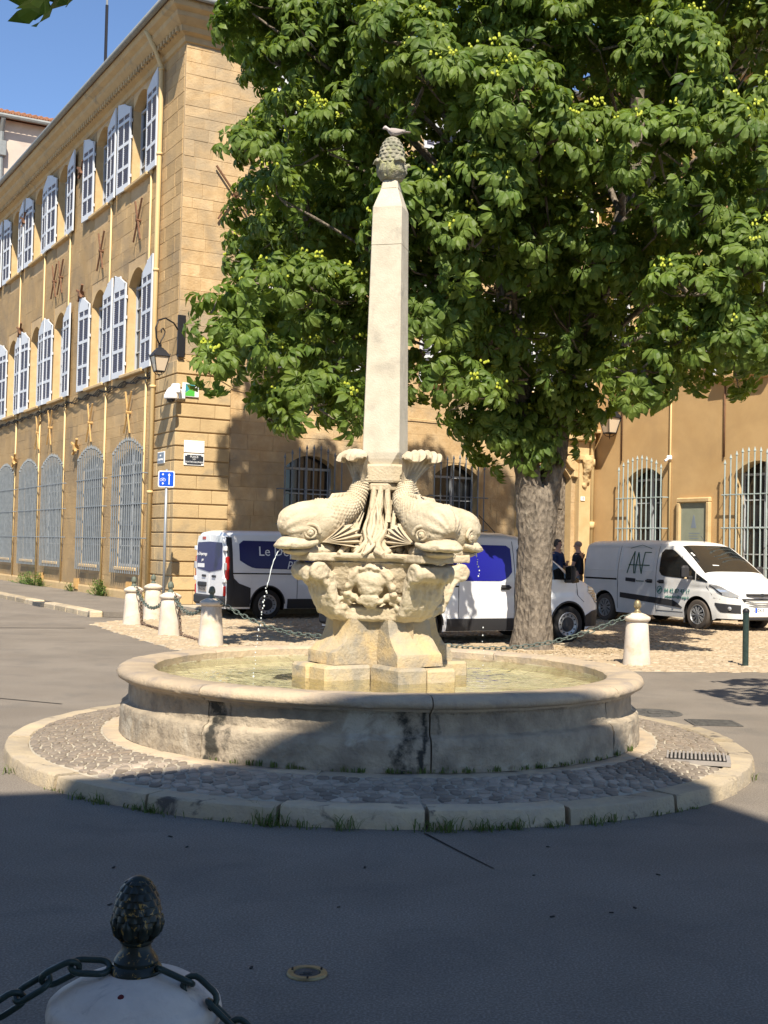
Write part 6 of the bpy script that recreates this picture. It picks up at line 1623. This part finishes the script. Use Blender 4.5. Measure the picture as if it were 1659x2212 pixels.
# street lantern on a scrolled bracket
def lantern(name, lab, loc, rz, arm, scale=1.0, wall=None):
    t = thing(name, lab, 'lantern', loc, rz); s = scale
    m = MB()
    def ring(h, z): return [(h * s, h * s, z * s), (-h * s, h * s, z * s), (-h * s, -h * s, z * s), (h * s, -h * s, z * s)]
    B, Tp = ring(.13, -.44), ring(.225, 0)
    for i in range(4): m.bar(B[i], Tp[i], .022 * s)
    for Rg in (B, Tp):
        for i in range(4): m.bar(Rg[i], Rg[(i + 1) % 4], .026 * s)
    Hd = [ring(.25, .0), ring(.235, .03), ring(.13, .19), ring(.10, .21), ring(.09, .24), ring(.04, .27), ring(.035, .33), ring(.05, .34), ring(.02, .37)]
    m.grid([r_ + [r_[0]] for r_ in Hd]); m.add(Hd[0], [(0, 1, 2, 3)])
    for c in ring(.24, .02): m.ell(Vector(c) + Vector((0, 0, .03 * s)), (.015 * s, .015 * s, .03 * s), 5, 4)
    for i in range(4): m.tube([B[i], (B[i][0] * .6, B[i][1] * .6, -.52 * s), (0, 0, -.56 * s)], .010 * s, 5)
    m.tube([(0, 0, -.52 * s), (0, 0, -.62 * s)], [.02 * s, .008 * s], 6)
    m.build('lantern_frame', m_black, t)
    g = MB(); b_, t_ = ring(.122, -.43), ring(.214, -.01)
    for i in range(4): g.quad(b_[i], b_[(i + 1) % 4], t_[(i + 1) % 4], t_[i])
    g.build('lantern_glass', m_frost, t)
    m = MB(); m.tube([tuple(Vector(p)) for p in arm], .020, 8); m.build('bracket', m_black, t, smooth=True)
    return t
lp = T(-.57, -.28, 6.14)
ln = lantern('wall_lantern', 'black four-sided street lantern hanging on a scrolled bracket at the building corner', lp, TH,
    [(0, 0, .27), (.0, 0, .42), (.09, .02, .50), (.15, .04, .62), (.12, .03, .74), (.05, .01, .70), (.04, 0, .62), (.0, 0, .44)][:1] + [(-.10, -.02, .44), (-.13, -.03, .68), (-.05, .0, .88), (.15, .08, .96), (.40, .18, .88), (.52, .22, .74)], .82)
m = MB(); m.tube([(0, 0, .29), (.03, 0, .40), (.10, .03, .50), (.14, .05, .62), (.08, .03, .70), (.02, 0, .66), (.03, .01, .58)], .015, 6); m.tube([(.52, .22, .80), (.56, .25, .5), (.52, .24, .1)], .018, 6); m.build('scroll', m_black, ln, smooth=True)
m = MB(); m.box((.62, .235, .62), (.20, .06, .98), ch=.01); m.box((.60, .20, .10), (.16, .10, .06)); m.build('back_board', m_black, ln)
lc = T(12.75, -1.05, 5.55)
lantern('wall_lantern', 'black street lantern in the tree shade above the arched portal', lc, TH, [(0, 0, .37), (0, .1, .55), (0, .5, .70), (0, .9, .60), (0, 1.05, .35)])
# dome camera with its box
t = thing('security_camera', 'white dome security camera below the street lantern', 'camera', T(-.30, -.40, 5.20), TH)
m = MB(); m.lathe([(0, .20), (.05, .20), (.10, .14), (.16, .02), (.165, -.06), (.15, -.08), (0, -.08)], 24); m.build('housing', m_plastw, t, auto=40)
m = MB(); m.ell((0, 0, -.08), (.115, .115, .10), 18, 10); m.build('dome', m_vglass, t, smooth=True)
m = MB(); m.box((.14, .06, .19), (.20, .16, .24), ch=.03); m.tube([(0, 0, .18), (.1, .04, .24), (.30, .20, .16), (.34, .36, .16)], .045, 8); m.box((.40, .34, .10), (.16, .10, .24), ch=.02); m.build('mount', m_plastw, t)
t = thing('sticker_board', 'white board with green and teal picture beside the security camera', 'board', T(.32, -.06, 5.42), TH)
m = MB(); m.box((0, 0, 0), (.42, .05, .34), ch=.006); m.build('board', m_plastw, t)
m = MB(); m.prism([(-.14, -.15), (.10, -.15), (.10, .0), (.0, .03), (-.10, -.05), (-.14, -.08)], -.030, -.024, lambda u, v_, h: (u, h, v_)); m.build('green_picture', m_green, t)
m = MB(); m.prism([(-.14, -.07), (-.10, -.04), (0, .04), (.10, .01), (.10, .14), (-.14, .14)], -.029, -.024, lambda u, v_, h: (u, h, v_)); m.build('teal_picture', m_teal, t)
# aerial mast on the roof
t = thing('roof_mast', 'thin lightning mast rising above the roof edge against the sky', 'mast', T(.5, 8.75, 15.2), TH)
m = MB(); m.tube([(0, 0, 0), (0, 0, 3.2)], .05, 6); m.build('mast', m_black, t); m = MB(); m.tube([(0, 0, 3.2), (0, 0, 5.1)], .035, 6); m.tube([(0, 0, 5.1), (0, 0, 5.5)], [.035, .01], 6); m.ell((0, 0, 5.05), (.09, .09, .06), 8, 5); m.build('mast_tip', m_zinc, t)
m = MB()
for a in range(3): m.tube([(0, 0, 4.85), (.32 * math.cos(a * 2.1), .32 * math.sin(a * 2.1), 4.78)], .012, 4)
m.build('prong', m_zinc, t)

# ================================================================== DOVE
dv = thing('dove', 'grey-brown dove perched on the stone pine cone, facing left', 'bird', (FX + .0, FY, 5.093), rad(180)); dv.scale = (.62, .62, .62)
bs = [(.135, .115, .004, .004), (.118, .125, .019, .020), (.095, .130, .024, .026), (.072, .115, .024, .026), (.05, .09, .036, .036), (.01, .066, .050, .048), (-.04, .060, .048, .044), (-.09, .066, .034, .030), (-.13, .072, .022, .018), (-.17, .074, .026, .009), (-.225, .074, .032, .006), (-.245, .074, .026, .003)]
P = []
for (x, z, hw, hh) in spline(bs, 44):
    P.append([Vector((x, max(.001, hw) * math.cos(a), z + max(.001, hh) * math.sin(a))) for a in np.linspace(0, 2 * PI, 21)])
m = MB(); m.grid(P); m.build('body', m_feather, dv, smooth=True, fix=True)
for s in (-1, 1):
    m = MB(); P = []
    for (x, z, w_) in ((.045, .085, .006), (.02, .082, .028), (-.04, .076, .032), (-.10, .078, .022), (-.15, .084, .010), (-.18, .088, .002)):
        P.append([Vector((x, s * (.051 * (1 if x > -.06 else .75) + .004 * math.sin(q * PI)), z - w_ + 2 * w_ * q)) for q in np.linspace(0, 1, 7)])
    m.grid(P); m.build('wing', m_featherd, dv, smooth=True)
    m = MB(); m.ell((.112, s * .020, .131), (.004, .003, .004), 6, 5); m.build('eye', m_black, dv)
    m = MB(); m.tube([(0, s * .016, .03), (.004, s * .016, .004)], .0045, 5)
    for a in (-.5, 0, .5): m.tube([(.004, s * .016, .004), (.026 * math.cos(a), s * .016 + .022 * math.sin(a), 0)], .003, 4)
    m.build('leg', m_rust, dv)
m = MB(); m.tube([(.130, 0, .118), (.150, 0, .112), (.156, 0, .106)], [.005, .0035, .001], 5); m.build('beak', m_black, dv)

# ================================================================== PEOPLE
def skinned(name, pts, edges, rads, mt, parent, sub=2, root=0):
    me = bpy.data.meshes.new(name); me.from_pydata(pts, edges, []); o = bpy.data.objects.new(name, me); COL.objects.link(o)
    sk = o.modifiers.new('s', 'SKIN'); su = o.modifiers.new('u', 'SUBSURF'); su.levels = sub; su.render_levels = sub
    for i, r in enumerate(rads): me.skin_vertices[0].data[i].radius = (r, r) if not hasattr(r, '__len__') else r
    me.skin_vertices[0].data[root].use_root = True
    dg = bpy.context.evaluated_depsgraph_get(); m2 = bpy.data.meshes.new_from_object(o.evaluated_get(dg)); bpy.data.objects.remove(o)
    m2.materials.clear(); m2.materials.append(mt); m2.polygons.foreach_set('use_smooth', [True] * len(m2.polygons)); return link(name, m2, parent)
def person(label, loc, rz, armL, armR, top_m, trouser_m, hair_m, sleeves, hair_full, h=1.78):
    t = thing('person', label, 'person', loc, rz); s = h / 1.78
    # body (skin): head, neck, torso, arms, legs; faces +x
    V = lambda *p: tuple(c * s for c in p)
    pts = [V(0, 0, .95), V(.01, 0, 1.12), V(.01, 0, 1.32), V(0, 0, 1.45), V(.01, 0, 1.54), V(.03, 0, 1.60), V(.03, 0, 1.69), V(.02, 0, 1.755)]
    rads = [.13, .125, .14, .10, .055, .075, .088, .05]; ed = [(0, 1), (1, 2), (2, 3), (3, 4), (4, 5), (5, 6), (6, 7)]
    for sgn, arm in ((1, armL), (-1, armR)):
        k = len(pts); a = [(0, sgn * .19, 1.42)] + list(arm); pts += [V(*q) for q in a]; rads += [.062, .045, .034, .030]; ed += [(3, k), (k, k + 1), (k + 1, k + 2), (k + 2, k + 3)]
        k = len(pts); lg_ = [(0, sgn * .10, .88), (.02, sgn * .11, .48), (-.01, sgn * .12, .09), (.10, sgn * .13, .04), (.17, sgn * .14, .035)]; pts += [V(*q) for q in lg_]; rads += [.085, .058, .042, .04, .028]; ed += [(0, k), (k, k + 1), (k + 1, k + 2), (k + 2, k + 3), (k + 3, k + 4)]
    b = skinned('body', pts, ed, [r * s for r in rads], m_skin, t)
    for sgn, arm in ((1, armL), (-1, armR)):                   # hands: palm, four fingers and a thumb
        w = Vector(arm[-1]) * s; d = (Vector(arm[-1]) - Vector(arm[-2])).normalized(); sd2 = d.cross(Vector((0, 0, 1))).normalized(); up = sd2.cross(d)
        pp_ = [w, w + d * .045, w + d * .085]; ee = [(0, 1), (1, 2)]; rr_ = [.024, .032, .030]
        for f in range(4):
            k = len(pp_); o = sd2 * (-.030 + f * .020); pp_ += [w + d * .09 + o, w + d * .125 + o - up * .008, w + d * (.15 + .01 * (f in (1, 2))) + o - up * .03]; rr_ += [.0095, .009, .007]; ee += [(2, k), (k, k + 1), (k + 1, k + 2)]
        k = len(pp_); pp_ += [w + d * .05 + sd2 * .045 * -sgn + up * .01, w + d * .085 + sd2 * .055 * -sgn]; rr_ += [.011, .008]; ee += [(1, k), (k, k + 1)]
        skinned('hand', [tuple(q) for q in pp_], ee, rr_, m_skin, b, 1)
    f = MB(); f.ell(V(.122, 0, 1.655), (.020, .014, .024), 8, 6)
    for sgn in (-1, 1): f.ell(V(.03, sgn * .088, 1.655), (.018, .010, .032), 8, 6)
    f.build('nose_and_ears', m_skin, b, smooth=True)
    f = MB()
    for sgn in (-1, 1): f.ell(V(.108, sgn * .034, 1.685), (.010, .016, .008), 8, 5)
    f.tube([V(.112, -.026, 1.605), V(.120, 0, 1.602), V(.112, .026, 1.605)], .005, 5); f.build('eyes_and_mouth', m_hair, b)
    # hair
    hm = MB(); rh = random.Random(3)
    if hair_full:
        for i in range(70):
            q = Vector((rh.gauss(-.25, 1), rh.gauss(0, 1), rh.gauss(.5, .8))).normalized()
            if q.x > .45 and q.z < .55: continue
            hm.ell(Vector(V(.012, 0, 1.695)) + Vector((q.x * .098, q.y * .092, q.z * .098)), (.03, .03, .03), 6, 4)
    else: hm.ell(V(.012, 0, 1.705), (.098 * s, .088 * s, .082 * s), 16, 10)
    hm.build('hair', hair_m, t, smooth=True)
    # clothes
    tp = [V(.0, 0, .84 if sleeves else .93), V(.01, 0, 1.12), V(.01, 0, 1.33), V(0, 0, 1.44), V(.0, 0, 1.50)]; tr_ = [.165 if sleeves else .15, .155, .165, .125, .07 if sleeves else .062]; te = [(0, 1), (1, 2), (2, 3), (3, 4)]
    for sgn, arm in ((1, armL), (-1, armR)):
        k = len(tp); a = Vector((0, sgn * .19, 1.42)); e_ = Vector(arm[0]); tp.append(V(*a)); tr_.append(.082); te.append((3, k))
        if sleeves: tp += [V(*e_), V(*arm[1])]; tr_ += [.064, .046]; te += [(k, k + 1), (k + 1, k + 2)]
        else: tp.append(V(*(a.lerp(e_, .62)))); tr_.append(.068); te.append((k, k + 1))
    skinned('jacket' if sleeves else 'shirt', tp, te, [r * s for r in tr_], top_m, t, root=1)
    lp_ = [V(0, 0, .98), V(0, 0, .90)]; lr = [.138, .135]; le = [(0, 1)]
    for sgn in (1, -1): k = len(lp_); lp_ += [V(0, sgn * .10, .80), V(.02, sgn * .11, .48), V(-.01, sgn * .12, .10)]; lr += [.095, .072, .06]; le += [(1, k), (k, k + 1), (k + 1, k + 2)]
    skinned('trousers', lp_, le, [r * s for r in lr], trouser_m, t, root=1)
    sh = MB()
    for sgn in (-1, 1): sh.ell(V(.06, sgn * .13, .045), (.14, .052, .045), 12, 8)
    sh.build('shoes', m_black, t, smooth=True); return t
person('person with dark curly hair in a long blue jacket, hand raised to the chest', (4.40, 31.0, .14), rad(-40), [(.02, .26, 1.14), (.22, .10, 1.18), (.27, .03, 1.22)], [(.0, -.27, 1.14), (.06, -.27, .90), (.08, -.27, .84)], m_bluec, m_navyc, m_hair, True, True, 1.80)
p2_ = person('person with shaved head in a charcoal T-shirt seen from behind, beside the lettered van', (4.93, 30.95, .14), rad(150), [(.06, .25, 1.14), (.30, .16, 1.12), (.38, .13, 1.14)], [(.08, -.25, 1.15), (.30, -.10, 1.10), (.38, -.06, 1.12)], m_navyc, m_greyc, m_stub, False, False, 1.78)
t = thing('tin_can', 'beige tin can held at waist height between the two people', 'can', (4.60, 31.02, 1.06))
m = MB(); m.lathe([(0, 0), (.075, 0), (.08, .01), (.08, .22), (.084, .225), (.084, .235), (.07, .235), (.07, .20), (0, .20)], 20); m.build('can', m_tan, t, auto=40)
m = MB(); m.tube([(.08 * math.cos(a), 0, .225 + .10 * math.sin(a)) for a in np.linspace(0, PI, 12)], .005, 5); m.build('handle', m_galv, t)

# ================================================================== WEEDS AND LITTER
def blades(m, c, n, h, spread, rs, lean=.5):
    for i in range(n):
        a = rs.uniform(0, 2 * PI); l = rs.uniform(.4, 1) * h; b = Vector(c) + Vector((rs.uniform(-spread, spread), rs.uniform(-spread, spread), 0)); d = Vector((math.cos(a), math.sin(a), 0)); ln_ = rs.uniform(.1, lean) * l; w = rs.uniform(.002, .0042); sd2 = Vector((-d.y, d.x, 0)) * w
        p1 = b + d * ln_ * .35 + Vector((0, 0, l * .6)); p2 = b + d * ln_ + Vector((0, 0, l * rs.uniform(.7, 1)))
        m.add([b - sd2, b + sd2, p1 + sd2 * .8, p1 - sd2 * .8, p2], [(0, 1, 2, 3), (3, 2, 4)])
rs = random.Random(31); gm2 = MB()
def ringpt(r, deg): return (FX + r * math.cos(rad(-90 + deg)), FY + r * math.sin(rad(-90 + deg)))
for deg in [rs.uniform(-48, 44) for _ in range(70)]:
    x, y = ringpt(2.985, deg); blades(gm2, (x, y, 0), rs.randint(3, 9), rs.uniform(.02, .055), .03, rs, 1.2)
for deg, n, h in ((-13, 60, .16), (-11.5, 40, .13), (-8, 30, .10), (-3.5, 60, .13), (5.5, 40, .12), (7.5, 70, .15), (12, 50, .12), (14, 30, .10), (17, 45, .12), (21, 30, .09), (-27, 40, .10), (-24, 25, .08), (-36, 30, .12), (-40, 20, .08), (-60, 30, .10), (68, 20, .10), (26, 40, .09), (28.5, 45, .10)):
    for q in range(3):
        x, y = ringpt(2.99, deg + rs.uniform(-.8, .8)); blades(gm2, (x, y, 0), n // 4, h * .9, .06, rs, 1.7)
for deg in [rs.uniform(-33, 60) for _ in range(60)]:
    x, y = ringpt(2.118, deg); blades(gm2, (x, y, .175), rs.randint(3, 9), rs.uniform(.02, .05), .02, rs)
for deg in (-24, -22, -19, -16, -6, -3, 2, 8, 12, 16, 22, 31, 55, 62): 
    x, y = ringpt(2.118, deg); blades(gm2, (x, y, .175), 22, .06, .025, rs)
tag(gm2.build('grass', m_grass), kind='stuff')
def weed(label, lx, ly, w, h, n):
    t = thing('weed', label, 'weed', T(lx, ly, .12), TH, 'weeds at the foot of the street facade'); m = MB(); s_ = MB()
    for i in range(n):
        a = rs.uniform(0, 6.28); y = rs.gauss(0, w * .4); x = -abs(rs.gauss(0, .12)); z = rs.uniform(.02, h) * math.exp(-(y / w) ** 2); L = rs.uniform(.05, .11); d = Vector((math.cos(a), math.sin(a), rs.uniform(-.2, .7))).normalized(); sd2 = d.cross(Vector((0, 0, 1))).normalized() * L * .3; p = Vector((x, y, z))
        m.add([p, p + d * L * .5 + sd2, p + d * L, p + d * L * .5 - sd2], [(0, 1, 2, 3)])
        if i % 4 == 0: s_.tube([(x * .4, y * .7, 0), p], .006, 4)
    m.build('foliage', m_bush, t); s_.build('stems', m_bush, t)
weed('bushy weed at the wall foot under the second barred window from the corner', -.12, 5.4, .8, .45, 300)
weed('low weed at the wall foot below the barred window nearest the corner', -.12, 1.9, .3, .28, 110)
weed('wide low weeds along the wall foot toward the far left edge', -.12, 13.5, 2.2, .45, 420)
weed('upright weed climbing under the third barred window from the corner', -.12, 12.2, .3, .5, 100)
weed('small weed tuft at the wall foot between second and third barred windows', -.12, 8.4, .3, .25, 80)
lt = MB()
for i in range(900):
    a, r_ = rs.uniform(0, 6.28), rs.uniform(.35, 1.1) ** 1; x, y = 2.6 + r_ * 1.6 * math.cos(a), 20.3 + r_ * .75 * math.sin(a); s_ = rs.uniform(.015, .04); lt.box((x, y, .03), (s_, s_ * .6, .008), Matrix.Rotation(rs.uniform(0, 3), 3, 'Z') @ Matrix.Rotation(rs.uniform(-.5, .5), 3, 'X'))
tag(lt.build('leaf_litter', m_gravel), kind='stuff')
lt = MB()
for i in range(24):
    x, y = rs.uniform(-2.2, 2.4), rs.uniform(3.4, 7.0); s_ = rs.uniform(.006, .018); lt.box((x, y, .004), (s_ * 1.6, s_ * .6, .004), Matrix.Rotation(rs.uniform(0, 3), 3, 'Z'))
tag(lt.build('road_litter', m_litter), kind='stuff')
